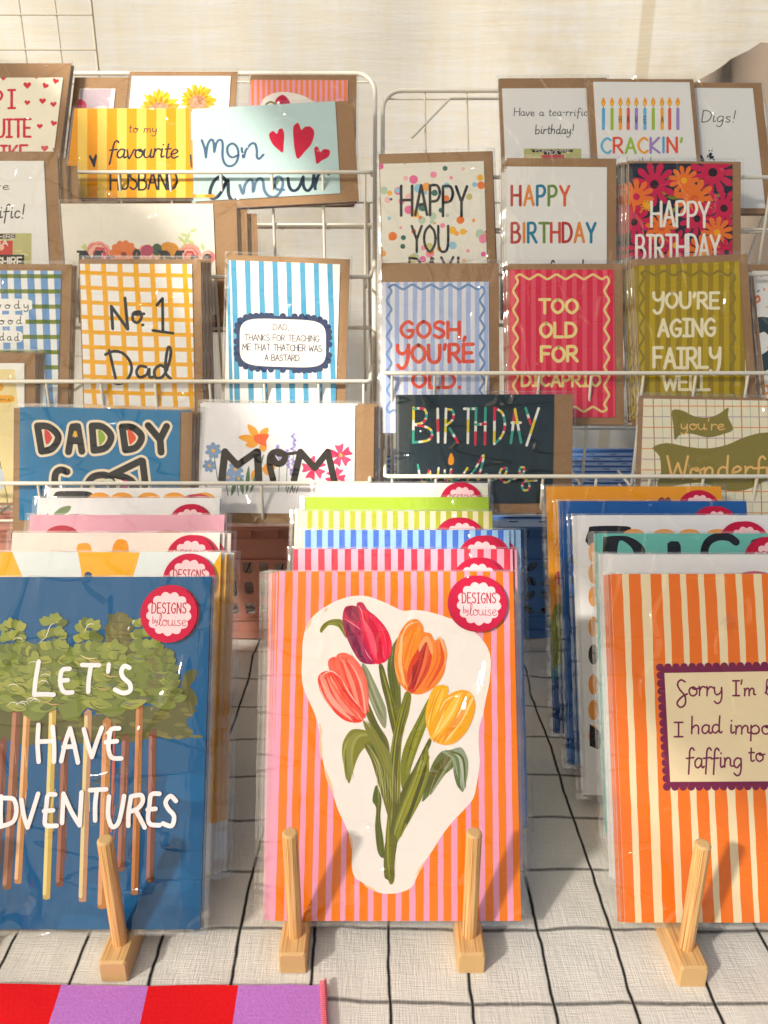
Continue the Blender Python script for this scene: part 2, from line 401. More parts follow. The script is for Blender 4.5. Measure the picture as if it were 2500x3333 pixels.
def film_mesh(x0, x1, y0, y1, z, seed, flap=0.0, amp=.0012, sw=.0022):
    mb = MB(); nx, ny = 10, 14; V = []
    xs = [x0, x0+sw]+[x0+sw+(x1-x0-2*sw)*i/nx for i in range(1, nx)]+[x1-sw, x1]
    ys = [y0, y0+sw]+[y0+sw+(y1-y0-2*sw)*i/ny for i in range(1, ny)]+[y1-sw*.5, y1]
    for j, y in enumerate(ys):
        for i, x in enumerate(xs):
            e = min(1, (x-x0)/.02, (x1-x)/.02, (y-y0)/.02, (y1-y)/.02)
            nz = mnoise.noise(Vector((x*22+seed*3.1, y*14, seed)))
            edge = (i in (0, len(xs)-1))
            dx = mnoise.noise(Vector((seed, y*60, 9)))*.0009 if edge else 0
            V.append((x+dx, y, z+(abs(nz)*amp*max(e, .2))-(.0012 if edge else 0)))
    n = len(xs)
    for j in range(len(ys)-1):
        for i in range(n-1):
            sm = i == 0 or i == n-2 or j == 0 or j == len(ys)-2
            mb.f.append([j*n+i, j*n+i+1, (j+1)*n+i+1, (j+1)*n+i]); mb.mi.append(1 if sm else 0); mb.sm.append(True)
    mb.v = V
    return mb

def sticker(parent, sh, cx, cy, r, z, full=True):
    """round crimson shop sticker with scalloped pink cloud; cx, cy, r in local metres"""
    a = Art(None, None, z); a.b = None
    mb = a.mb
    mb.add([(cx+r*math.cos(t), cy+r*math.sin(t), zz) for zz in (z-.0002, z) for t in [2*math.pi*k/48 for k in range(48)]],
           [[i, (i+1) % 48, 48+(i+1) % 48, 48+i] for i in range(48)]+[list(range(48, 96))], a.mi('#BE2044'))
    a.z = z+2e-5
    pts = []
    n = 13
    for k in range(n):
        for j in range(6):
            t = 2*math.pi*(k+j/6)/n+.1
            rr = r*(.70+.10*math.sin(math.pi*j/6))
            pts.append((cx+rr*math.cos(t), cy+rr*math.sin(t)*.97))
    a.poly('#F1C6CD', pts)
    def tx(t, x, y, h, w_, wt, **k):
        # local frame has y up, the lettering routine has y down
        b = Art(None); b.z = a.z; b.cols = a.cols; b.mb = a.mb; b.b = None
        b.P = lambda p: (p[0], -p[1]); b.sc = lambda p: 1.0
        b.text('#A3203C', x, -y, t, h, w_, wt, .02, **k); a.z = b.z
    tx('DESĪGNS', cx-.60*r, cy+.02*r, .36*r, 1.2*r, .11, gap=2.0)
    tx('by', cx-.56*r, cy-.33*r, .24*r, .18*r, .09)
    tx('louise', cx-.34*r, cy-.42*r, .42*r, .98*r, .055, gap=.3)
    return a.build(parent, 'sticker')

def slab(x0, x1, y0, y1, z0, z1, mb=None, mi=0):
    mb = mb or MB(); mb.box(x0, x1, y0, y1, z0, z1, mi); return mb
# ------------------------------------------------------------------ ground, table, cloths, canvas
g = MB(); g.box(-60, 60, -60, 60, -.90, -.80)
o = g.build('ground', simple('gravel_ground', '#8C8577', .9, .2, .25, 8, .5, .01, 40)); o['kind'] = 'structure'
t = thing('market_table', 'wooden trestle table hidden under the checked cloth', 'table', (0, .95, -.80))
wood = simple('plain_wood', '#A07B52', .6, .3, .15, 12, .2, .001, 60, (1, 8, 8))
m = MB(); m.box(-1.3, 1.3, -.72, .85, .765, .796); m.build('tabletop', wood, t)
for x in (-1.2, 1.2):
    for y in (-.62, .75):
        m = MB(); m.box(x-.025, x+.025, y-.025, y+.025, 0, .764); m.build('leg', wood, t)

def cloth_mat():
    n = NT('checked_cloth')
    tc = n.n('ShaderNodeTexCoord').outputs['Object']
    wn = n.n('ShaderNodeTexNoise', i_0=tc, i_Scale=5.0, i_Detail=3.0)
    wo_ = n.n('ShaderNodeVectorMath', operation='SUBTRACT'); n.set(wo_.inputs[0], wn.outputs['Color']); wo_.inputs[1].default_value = (.5, .5, .5)
    ws = n.n('ShaderNodeVectorMath', operation='SCALE'); n.set(ws.inputs[0], wo_.outputs[0]); ws.inputs[3].default_value = .017
    p = n.n('ShaderNodeVectorMath', operation='ADD'); n.set(p.inputs[0], tc); n.set(p.inputs[1], ws.outputs[0])
    w2 = n.n('ShaderNodeTexNoise', i_0=tc, i_Scale=45.0, i_Detail=2.0)
    w2b = n.n('ShaderNodeVectorMath', operation='SUBTRACT'); n.set(w2b.inputs[0], w2.outputs['Color']); w2b.inputs[1].default_value = (.5, .5, .5)
    w2c = n.n('ShaderNodeVectorMath', operation='SCALE'); n.set(w2c.inputs[0], w2b.outputs[0]); w2c.inputs[3].default_value = .0028
    p2 = n.n('ShaderNodeVectorMath', operation='ADD'); n.set(p2.inputs[0], p.outputs[0]); n.set(p2.inputs[1], w2c.outputs[0]); p = p2
    sp = n.n('ShaderNodeSeparateXYZ', i_0=p.outputs[0]); raw = n.n('ShaderNodeSeparateXYZ', i_0=tc)
    def lines(v, org, s, wd, soft):
        f = n.math('FRACT', n.math('ADD', n.math('DIVIDE', n.math('SUBTRACT', v, org), s), .5))
        d = n.math('MULTIPLY', n.math('ABSOLUTE', n.math('SUBTRACT', f, .5)), s)
        return n.ramp(d, wd/2+soft, wd/2-soft, 0, 1)
    wx = n.math('SINE', n.math('MULTIPLY', raw.outputs[0], 2*math.pi/.0011))
    wy = n.math('SINE', n.math('MULTIPLY', raw.outputs[1], 2*math.pi/.0011))
    tw = n.math('MULTIPLY', wx, wy)
    fine = n.noise(700, 3, .7)
    lx = lines(sp.outputs[0], .004, .0635, .0027, .0007)
    ly = lines(sp.outputs[1], .5095-.068*8, .068, .0034, .0009)
    sx = n.ramp(n.math('ADD', n.math('MULTIPLY', tw, .25), fine), .15, .42, .82, 1.0)
    sy = n.ramp(n.math('ADD', n.math('MULTIPLY', n.math('SINE', n.math('MULTIPLY', n.math('ADD', raw.outputs[0], raw.outputs[1]), 2*math.pi/.0017)), .3), n.math('MULTIPLY', fine, 1.2)), .3, .65, .35, 1.0)
    mx = n.math('MAXIMUM', n.math('MULTIPLY', lx, sx), n.math('MULTIPLY', n.math('MULTIPLY', ly, sy), .92))
    big = n.noise(9, 4, .6)
    base = n.mix(n.math('MULTIPLY', n.math('ADD', big, fine), .5), lin('#EEE7DB'), lin('#FFFDF8'))
    base = n.mix(n.ramp(n.math('MULTIPLY', n.math('ADD', n.noise(480, 2, .5, stretch=(.12, 1.6, 1)), n.noise(480, 2, .5, stretch=(1.6, .12, 1))), .5), .42, .58), base, n.mix(.07, base, (.25, .23, .2)))
    col = n.mix(mx, base, (.012, .012, .014))
    sl = n.noise(130, 3, .6, stretch=(.35, 1.6, 1))
    h = n.math('ADD', n.math('MULTIPLY', tw, .25), n.math('ADD', n.math('ADD', n.math('MULTIPLY', n.noise(520, 2, .5, stretch=(.12, 1.6, 1)), 1.5), n.math('MULTIPLY', n.noise(520, 2, .5, stretch=(1.6, .12, 1)), 1.5)), n.math('ADD', n.math('MULTIPLY', n.noise(150, 2, .5, stretch=(1.8, .16, 1)), 1.3), n.math('MULTIPLY', n.noise(14, 3, .55), 7.0))))
    return n.done(n.bsdf(col, .95, .1, n.bump(h, .6, .0010)))
def cloth_z(x, y):
    z = .0022*mnoise.noise(Vector((x*9, y*7, 1)))+.0016*mnoise.noise(Vector((x*30, y*26, 4)))
    # rucked folds further back between the packs
    k = max(0, min(1, (y-.74)/.2))
    r = mnoise.noise(Vector((x*7+2, y*16, 8)))
    z += k*(.010*max(0, r+.1)+.004*mnoise.noise(Vector((x*22, y*30, 3))))
    return z+.0005
m = MB(); nx, ny = 380, 260
for j in range(ny+1):
    for i in range(nx+1):
        x = -1.35+2.7*i/nx; y = .18+1.67*j/ny
        m.v.append((x, y, cloth_z(x, y)))
for j in range(ny):
    for i in range(nx):
        a = j*(nx+1)+i; m.f.append([a, a+1, a+nx+2, a+nx+1]); m.mi.append(0); m.sm.append(True)
# front drop and side drops of the same cloth
def drop(pa, pb, out, n):
    V = []; 
    for i in range(n+1):
        for j in range(8):
            x = pa[0]+(pb[0]-pa[0])*i/n; y = pa[1]+(pb[1]-pa[1])*i/n
            f = .012*math.sin(i*.55)*j/7
            V.append((x+out[0]*(.002+f), y+out[1]*(.002+f), cloth_z(x, y) - .07*j))
    m.add(V, [[i*8+j, (i+1)*8+j, (i+1)*8+j+1, i*8+j+1] for i in range(n) for j in range(7)], 0, True)
drop((-1.35, .18), (1.35, .18), (0, -1), 80); drop((-1.35, 1.85), (-1.35, .18), (-1, 0), 60); drop((1.35, .18), (1.35, 1.85), (1, 0), 60)
o = m.build('tablecloth', cloth_mat()); tag(o, 'off-white cotton cloth with thin black window-pane check covering the table', 'tablecloth')

# striped fabric, front left corner
def woven(name, c1, c2, sc_=260):
    n = NT(name); tc = n.n('ShaderNodeTexCoord').outputs['Object']; sp = n.n('ShaderNodeSeparateXYZ', i_0=tc)
    k = 2*math.pi/.0021
    a = n.math('SINE', n.math('MULTIPLY', n.math('ADD', sp.outputs[0], sp.outputs[1]), k)); b = n.math('SINE', n.math('MULTIPLY', n.math('SUBTRACT', sp.outputs[0], sp.outputs[1]), k))
    tw = n.math('MULTIPLY', a, b)
    f = n.math('ADD', n.math('MULTIPLY', tw, .3), n.noise(500, 2))
    return n.done(n.bsdf(n.mix(f, lin(c1), lin(c2)), .9, .1, n.bump(f, .4, .0006)))
fr_ = thing('striped_napkin', 'folded red and mauve striped fabric lying flat at the front left table corner', 'napkin', at_z(530, 3260, .003))
tops = [-640, -400, -90, 200, 482, 776, 1052]; bots = [-760, -500, -172, 158, 456, 756, 1060]
fm = [woven('red_weave', '#DC141C', '#FA242C'), woven('mauve_weave', '#AE66C4', '#D892E4')]
for i in range(6):
    A_ = [at_z(tops[i+k], 3206-(3 if i+k > 5 else 0), .0065) for k in (0, 1)]; B_ = [at_z(bots[i+k], 3333, .0065) for k in (0, 1)]
    B_ = [a+(b-a)*1.9 for a, b in zip(A_, B_)]
    m = MB(); V = []
    nn = 8
    for j in range(nn+1):
        for q in range(7):
            pa = A_[0].lerp(B_[0], j/nn); pb = A_[1].lerp(B_[1], j/nn); p = pa.lerp(pb, q/6)
            V.append((p.x, p.y+(.0022*mnoise.noise(Vector((p.x*16, 0, 7))) if j == 0 else 0), .0064+.0022*mnoise.noise(Vector((p.x*13, p.y*17, 2)))+(.0009*mnoise.noise(Vector((p.x*60, 1, 2))) if j == 0 else 0)))
    m.add(V, [[j*7+q, (j+1)*7+q, (j+1)*7+q+1, j*7+q+1] for j in range(nn) for q in range(6)], 0, True)
    n0 = len(V); m.add([(x, y, .0022) for x, y, z in V[:7]]+V[:7], [[q, q+1, 8+q, 7+q] for q in range(6)])
    if i == 5:
        ed = [V[j*7+6] for j in range(nn+1)]
        m.add([(x, y, .0022) for x, y, z in ed]+ed, [[q, q+1, nn+2+q, nn+1+q] for q in range(nn)])
    o = m.build('stripe', fm[i % 2], fr_); o.matrix_parent_inverse = Matrix.Translation(-fr_.location)
m = MB(); a = at_z(1055, 3198, .007); b = at_z(1062, 3340, .007); L_ = (b-a)
for k in range(46):
    p = a+L_*k/24.; m.tube([p+Vector((-.0035, .001, 0)), p+Vector((0, 0, .0014)), p+Vector((.0014, -.001, -.002))], .0006, n=5)
m.tube([a+Vector((.0006, .004, -.001)), a+L_*1.9+Vector((.0006, 0, -.001))], .0010, n=6)
o = m.build('hem', simple('coral_thread', '#E8788A', .8, .2), fr_); o.matrix_parent_inverse = Matrix.Translation(-fr_.location)

# canvas wall behind
def canvas_mat(dk=1.0):
    n = NT('cream_canvas'); tc = n.n('ShaderNodeTexCoord').outputs['Object']
    streak = n.noise(6, 6, .65, stretch=(.6, 1, 9)); st2 = n.noise(5, 5, .6, stretch=(7, 1, .7)); stain = n.noise(1.6, 6, .7)
    f = n.math('ADD', n.math('MULTIPLY', streak, .55), n.math('MULTIPLY', st2, .45))
    col = n.mix(n.ramp(f, .36, .67), tuple(dk*q for q in lin('#EFE6D2')), tuple(dk*q for q in lin('#FCF8EE')))
    col = n.mix(n.ramp(stain, .52, .72, 0, .6), col, lin('#D2BF97'))
    sx_ = n.n('ShaderNodeSeparateXYZ', i_0=tc)
    pa, pb = at_y(2110, 0, 1.95), at_y(2085, 245, 1.95); sl_ = (pa.x-pb.x)/(pa.z-pb.z)
    off = n.math('SUBTRACT', sx_.outputs[0], n.math('MULTIPLY_ADD', sx_.outputs[2], sl_, pa.x-sl_*(pa.z+.80)))
    seam = n.ramp(n.math('ABSOLUTE', off), .0165, .0115, 0, .5)
    col = n.mix(seam, col, lin('#CDB890'))
    bmp = n.bump(n.math('ADD', n.noise(260, 3, stretch=(.2, 1, 3)), n.math('MULTIPLY', streak, 3.0)), .4, .002)
    d = n.n('ShaderNodeBsdfDiffuse', i_Color=col); n.set(d.inputs['Normal'], bmp)
    tl = n.n('ShaderNodeBsdfTranslucent', i_Color=col)
    return n.done(n.n('ShaderNodeMixShader', i_0=.45, i_1=d, i_2=tl))
cm = canvas_mat(); M['canvas'] = cm
cw = thing('canvas_backdrop', 'cream cotton canvas wall hanging behind the card racks', 'backdrop', (0, 1.95, -.80))
m = MB(); nx, ny = 120, 60
for j in range(ny+1):
    for i in range(nx+1):
        x = -2.2+4.4*i/nx; z = .02+2.6*j/ny
        m.v.append((x, .03*mnoise.noise(Vector((x*1.6, z*.9, 3)))+.014*mnoise.noise(Vector((x*5, z*1.6, 5)))+.004*mnoise.noise(Vector((x*2, z*9, 7))), z))
for j in range(ny):
    for i in range(nx):
        a = j*(nx+1)+i; m.f.append([a, a+1, a+nx+2, a+nx+1]); m.mi.append(0); m.sm.append(True)
m.build('canvas_sheet', cm, cw)
# taupe sheet shaped as a shadow on the canvas at the right
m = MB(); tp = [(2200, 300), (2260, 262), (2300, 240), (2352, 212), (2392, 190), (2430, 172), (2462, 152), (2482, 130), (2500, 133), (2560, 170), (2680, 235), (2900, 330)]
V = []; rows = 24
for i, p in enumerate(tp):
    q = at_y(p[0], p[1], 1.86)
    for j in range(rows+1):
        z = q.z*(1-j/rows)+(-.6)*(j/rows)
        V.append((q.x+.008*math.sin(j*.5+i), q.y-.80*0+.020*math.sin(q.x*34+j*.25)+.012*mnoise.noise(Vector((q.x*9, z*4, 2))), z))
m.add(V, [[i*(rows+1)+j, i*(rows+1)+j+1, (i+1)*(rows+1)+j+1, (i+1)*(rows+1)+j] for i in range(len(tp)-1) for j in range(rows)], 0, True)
o = m.build('shadow_sheet', simple('shadow_taupe', '#83776B', .95, .1, .06, 14, .4, .001, 300))
tag(o, 'taupe sheet standing in for a shadow on the canvas behind the right rack', 'shadow sheet')

# added out-of-view panels between sun and table, cut to shape the shade
def shade_mat(name, through):
    n = NT(name)
    f = n.noise(14, 4, .6)
    col = n.mix(f, lin('#E9DFC8'), lin('#F6F0E2'))
    d = n.n('ShaderNodeBsdfDiffuse', i_Color=col); tl = n.n('ShaderNodeBsdfTranslucent', i_Color=col)
    mx = n.n('ShaderNodeMixShader', i_0=.6, i_1=d, i_2=tl)
    tr = n.n('ShaderNodeBsdfTransparent')
    return n.done(n.n('ShaderNodeMixShader', i_0=through, i_1=mx, i_2=tr))
SU = SUN.cross(Vector((0, 0, 1))).normalized(); SV = SU.cross(SUN)
aw = thing('added_shade', 'four added unseen cream panels with slanting gaps, shaping the shade on the stall', 'added shade', (-.9, .3, 0))
UVA = [(-1.16, 1.10), (-1.029, .977), (-.925, .911), (-.75, .721), (-.6, .566), (-.39, .505), (-.28, .415), (-.2, .386), (.35, .30), (.35, 1.9), (-.55, 1.47), (-1.05, 1.14)]
UVB = [(-.679, .427), (-.6, .42), (-.5, .455), (-.39, .485), (-.28, .395), (-.2, .37), (.35, .28), (.35, -.30), (-3.1, -.30), (-3.1, .9), (-1.1, .41), (-.72, .375)]
UVD = [(-3.1, 1.48), (-2.0, 1.13), (-1.6, 1.01), (-1.282, .925), (-1.166, .881), (-1.071, .79), (-.986, .765), (-.919, .678), (-.824, .573), (-.758, .53), (-.681, .430), (-.722, .377), (-1.102, .412), (-3.1, .902)]
UVC = [(-3.1, 1.75), (-2.0, 1.24), (-1.6, 1.12), (-1.17, 1.105), (-1.05, 1.145), (-.55, 1.475), (.35, 1.905), (.35, 3.0), (-3.1, 3.0)]
for nm, uv, th, w0 in (('upper_shade', UVA, .16, -.75), ('lower_shade', UVB, .40, -.80), ('side_shade', UVD, .20, -.80), ('backdrop_shade', UVC, .88, -.75)):
    m = MB(); m.add([SU*u+SV*v+SUN*w0-Vector((-.9, .3, 0)) for u, v in uv], [list(range(len(uv)))])
    m.build(nm, shade_mat('shade_canvas', th), aw)

# ------------------------------------------------------------------ wire panel top left
gp = thing('wire_grid_panel', 'tall grey wire mesh panel standing behind the left card rack', 'grid panel', (-.75, 1.55, 0))
def par(o, root): o.matrix_parent_inverse = root.matrix_basis.inverted(); return o
gx = [at_y(425*Z, 310*Z, 1.55).x-.0625*k for k in range(0, 9)]
vwire = MB(); vwire.tube([(0, 0, .003), (0, 0, 1.30)], .0014, n=6); vme = vwire.mesh('wire')
for i, x in enumerate(gx):
    if i == 0:
        mm = MB(); mm.tube([(0, 0, .003), (0, 0, 1.30)], .0026, n=8); o = mm.build('frame_wire', M['wire2'], gp)
    else:
        o = link('wire', vme, [] if vme.materials else [M['wire2']], gp)
    o.location = (x+.75, 0, 0)
zz = at_y(405*Z, 65*Z, 1.55).z; dz = zz-at_y(405*Z, 216*Z, 1.55).z
hw = MB(); hw.tube([(gx[-1], 0, 0), (gx[0], 0, 0)], .0014, n=6); hme = hw.mesh('cross_wire'); hme.materials.append(M['wire2'])
for k in range(-4, 14):
    z = zz-dz*k
    if z < .01 or z > 1.3: continue
    o = bpy.data.objects.new('cross_wire', hme); C.objects.link(o); o.parent = gp; o.location = (.75, -.002, z)

# ------------------------------------------------------------------ crates
def holed(mb, cx, cy, w_, h_, hole, n=16, to3=None, t=.0025):
    """rect cell centred cx,cy with a hole (list of n pts); front and back faces plus inner wall"""
    def rim(a):
        c, s_ = math.cos(a), math.sin(a); k = min((w_/2)/abs(c) if abs(c) > 1e-6 else 9, (h_/2)/abs(s_) if abs(s_) > 1e-6 else 9); return (cx+c*k, cy+s_*k)
    hp = [hole(2*math.pi*(k+.5)/n) for k in range(n)]; hp = [(cx+x, cy+y) for x, y in hp]
    ang = [math.atan2(y-cy, x-cx) for x, y in hp]
    cor = [(cx+w_/2, cy+h_/2), (cx-w_/2, cy+h_/2), (cx-w_/2, cy-h_/2), (cx+w_/2, cy-h_/2)]
    # insert exact corners by snapping nearest rim points
    rp = [rim(a) for a in ang]
    for c in cor:
        i = min(range(n), key=lambda k: (rp[k][0]-c[0])**2+(rp[k][1]-c[1])**2); rp[i] = c
    V = [to3(x, y, 0) for x, y in rp]+[to3(x, y, 0) for x, y in hp]+[to3(x, y, t) for x, y in hp]+[to3(x, y, t) for x, y in rp]
    F = []
    for k in range(n):
        q = (k+1) % n
        F += [[k, q, n+q, n+k], [n+k, n+q, 2*n+q, 2*n+k], [2*n+k, 2*n+q, 3*n+q, 3*n+k]]
    mb.add(V, F)
def ell_hole(a, b, rot=0, e=2.0):
    def f(t):
        c, s_ = math.cos(t), math.sin(t)
        x = a*math.copysign(abs(c)**(2/e), c); y = b*math.copysign(abs(s_)**(2/e), s_)
        r = R(rot); return (x*math.cos(r)-y*math.sin(r), x*math.sin(r)+y*math.cos(r))
    return f
def crate(label, mat, x0, x1, y0, y1, ht, flowery, group):
    t = thing('plastic_crate', label, 'crate', ((x0+x1)/2, (y0+y1)/2, .0035), group)
    ox, oy = (x0+x1)/2, (y0+y1)/2; a, b, c, d = x0-ox, x1-ox, y0-oy, y1-oy
    # perforated top
    m = MB(); n1 = int((b-a)/.042); n2 = int((d-c)/.034); cw_, ch_ = (b-a-.02)/n1, (d-c-.02)/n2
    for i in range(n1):
        for j in range(n2):
            holed(m, a+.01+cw_*(i+.5), c+.01+ch_*(j+.5), cw_, ch_, ell_hole(.0075, .0028, 0, 2.4) if flowery else ell_hole(.009, .004, 0, 4), 12, lambda x, y, t_: (x, y, ht-.004-t_))
    for j in range(n2+1): m.box(a+.01, b-.01, c+.0095+ch_*j-.001, c+.0095+ch_*j+.001, ht-.0038, ht-.0018)
    m.build('top_panel', mat, t)
    # rim with little ribs
    m = MB()
    m.box(a-.006, b+.006, c-.006, c+.006, ht-.006, ht, bev=.0015); m.box(a-.006, b+.006, d-.006, d+.006, ht-.006, ht, bev=.0015)
    m.box(a-.006, a+.006, c+.0065, d-.0065, ht-.006, ht, bev=.0015); m.box(b-.006, b+.006, c+.0065, d-.0065, ht-.006, ht, bev=.0015)
    k = a+.03
    while k < b-.02:
        m.box(k-.0012, k+.0012, c-.0058, c-.0012, ht-.018, ht-.0062); k += .038
    m.box(a-.0055, b+.0055, c-.0068, c-.0052, ht-.020, ht-.0175)
    m.build('rim', mat, t)
    # walls
    def wall(u0, u1, to3):
        m = MB()
        zt, zb, zm, zl = ht-.0062, 0.0, ht-.052, .034
        def slab_(za, zb_, t0, t1):
            P_ = [to3(u0, za, t0), to3(u1, za, t0), to3(u1, zb_, t0), to3(u0, zb_, t0), to3(u0, za, t1), to3(u1, za, t1), to3(u1, zb_, t1), to3(u0, zb_, t1)]
            m.add(P_, [[0, 1, 2, 3], [7, 6, 5, 4], [0, 4, 5, 1], [1, 5, 6, 2], [2, 6, 7, 3], [3, 7, 4, 0]])
        slab_(zm, zt, 0, .0028); slab_(zb, zl, 0, .0028)
        slab_(zm-.003, zm+.001, -.004, -.0004); slab_(zl-.004, zl, -.004, -.0004); slab_(.001, .013, -.005, -.0004)
        if flowery:
            cs = .046; nu = int((u1-u0)/cs); cu = (u1-u0)/nu; nz = 2; cz = (zm-zl)/nz
            for i in range(nu):
                for j in range(nz):
                    for qx in (0, 1):
                        for qy in (0, 1):
                            sg = 1 if qx == qy else -1
                            holed(m, u0+cu*(i+.25+.5*qx), zl+cz*(j+.25+.5*qy), cu/2, cz/2, ell_hole(.0095, .0052, 42*sg), 14, to3)
        else:
            cs = .0225; nu = int((u1-u0)/cs); cu = (u1-u0)/nu; hs = [.3, .42, .28]; z = zl
            for j, fh in enumerate(hs):
                hh = (zm-zl)*fh
                for i in range(nu): holed(m, u0+cu*(i+.5), z+hh/2, cu, hh, ell_hole(.0068 if i % 4 else .0052, hh*.34 if (i+j) % 3 else hh*.26, 0, 4.5), 16, to3)
                z += hh
        m.build('wall_panel', mat, t)
    wall(a, b, lambda u, z, tt: (u, c+tt, z)); wall(a, b, lambda u, z, tt: (-u+(a+b), d-tt, z))
    wall(c+.003, d-.003, lambda u, z, tt: (a+tt, -u+(c+d), z)); wall(c+.003, d-.003, lambda u, z, tt: (b-tt, u, z))
    return t
pinkp = simple('dusty_pink_plastic', '#C98F80', .45, .45, .05, 20, .1, .0005, 400)
bluep = simple('blue_plastic', '#4F7FC0', .4, .5, .05, 20, .1, .0005, 400)
crate('dusty pink plastic crate under the left card rack', pinkp, -.60, -.025, 1.028, 1.47, .178, False, 'upturned crates under the racks')
crate('mid blue plastic crate with petal cut-outs under the right card rack', bluep, -.012, .56, 1.028, 1.47, .178, True, 'upturned crates under the racks')

# ------------------------------------------------------------------ wire card racks
TY = [0, 1.13, 1.05, .972, .908]                # y of front rails, tier 1 (top) to 4
def zr(ysrc, y):                                # height of a rail seen on picture row ysrc
    return at_y(1250, ysrc, y).z
RZ = {'L': [0]+[zr(v*1.5069, TY[i+1]) for i, v in enumerate((372, 598, 824, 1044))],
      'R': [0]+[zr(v*1.5069, TY[i+1]) for i, v in enumerate((383, 592, 806, 1029))]}
print('rails', RZ)
def backy(z): return 1.02+(z-.235)*.60          # leaning back grid of the rack
def rack(side, x0, x1, label):
    cx = (x0+x1)/2
    t = thing('wire_card_rack', label, 'card rack', (cx, 1.10, .19), 'wire card racks on the crates')
    def put(mb, name, mat=M['wire']):
        o = mb.build(name, mat, t); o.matrix_parent_inverse = Matrix.Translation((-cx, -1.10, -.19)); return o
    zt = at_y(1250, 236 if side == 'L' else 285, 1.36).z
    zt = zt if side == 'L' else at_y(1250, 290, 1.34).z
    # side frame: one bent bar up one side, over the top and down the other
    r = .03; pts = []
    for z in [.186, .3, .5, zt-r]: pts.append((x0, backy(z), z))
    for k in range(1, 7):
        a = math.pi/2*k/6; z = zt-r+r*math.sin(a); pts.append((x0+r-r*math.cos(a), backy(z), z))
    for k in range(0, 6):
        a = math.pi/2*k/6; z = zt-r+r*math.cos(a); pts.append((x1-r+r*math.sin(a), backy(z), z))
    for z in [zt-r, .5, .3, .186]: pts.append((x1, backy(z), z))
    m = MB(); m.tube(pts, .0034, n=10); put(m, 'frame')
    for k, x in enumerate((x0+.01, x1-.01)):
        m = MB(); m.tube([(x, 1.40, .186), (x, 1.36, .40), (x, backy(.62)+.003, .62)], .0028, n=8); put(m, 'prop_leg')
    m = MB(); m.tube([(x0+.01, 1.39, .24), (x1-.01, 1.39, .24)], .0022, n=8); put(m, 'brace')
    n = int(round((x1-x0)/.0655)); sp = (x1-x0)/n
    for k in range(1, n) if side == 'R' else ():
        m = MB(); m.tube([(x0+k*sp, backy(.60)+.004, .60), (x0+k*sp, backy(zt)+.004, zt-.001)], .0016, n=6); put(m, 'back_wire')
    if side == 'R':
        m = MB(); m.tube([(x0+.045, backy(.715)-.004, .715), (x0+.105, backy(.775)-.004, .775), (x0+.22, backy(.775)-.004, .775)], .0019, n=8); put(m, 'hook_wire')
    for z in [zt-.012, .62, .215]:
        m = MB(); m.tube([(x0, backy(z)+.007, z), (x1, backy(z)+.007, z)], .0015, n=6); put(m, 'cross_wire')
    for i in (1, 2, 3, 4):
        z = RZ[side][i]; y = TY[i]; bot = z-(.066 if i < 4 else .050); low = z-.150 if i < 4 else bot
        e = .0035
        by = backy(bot)
        m = MB(); m.tube([(x0+e, by-.002, z+.004), (x0+e, y+.012, z+.001), (x0+e, y+.003, z), (x0+e+.004, y, z), (x1-e-.004, y, z), (x1-e, y+.003, z), (x1-e, y+.012, z+.001), (x1-e, by-.002, z+.004)], .0026, n=10)
        put(m, 'front_rail')
        m = MB(); m.tube([(x0+e, y+.0035, bot), (x1-e, y+.0035, bot)], .0018, n=8); put(m, 'base_wire')
        m = MB(); m.tube([(x0+e, (y+by)/2, bot-.003), (x1-e, (y+by)/2, bot-.003)], .0018, n=8); put(m, 'base_wire')
        for k in range(n+1):
            x = x0+k*sp+(.0 if k not in (0, n) else (.012 if k == 0 else -.012))
            m = MB(); m.tube([(x, y+.001, z-.001), (x, y+.001, low+.004), (x, y+.003, low+.001), (x, y+.008, low), (x, backy(low)+.002, low+.004)], .0019, n=7); put(m, 'basket_wire')
            if i < 4:
                m = MB(); m.tube([(x, y+.003, bot-.0035), (x, by, bot-.0035)], .0015, n=6); put(m, 'basket_wire')
    return t
xl = at_y(1220, 700, backy(.6)).x
rack('L', xl-.62, xl, 'white wire tiered rack on the left holding love, wedding and dad cards')
rack('R', xl+.012, at_y(1652*1.5069, 300, 1.34).x, 'white wire tiered rack on the right holding birthday cards')
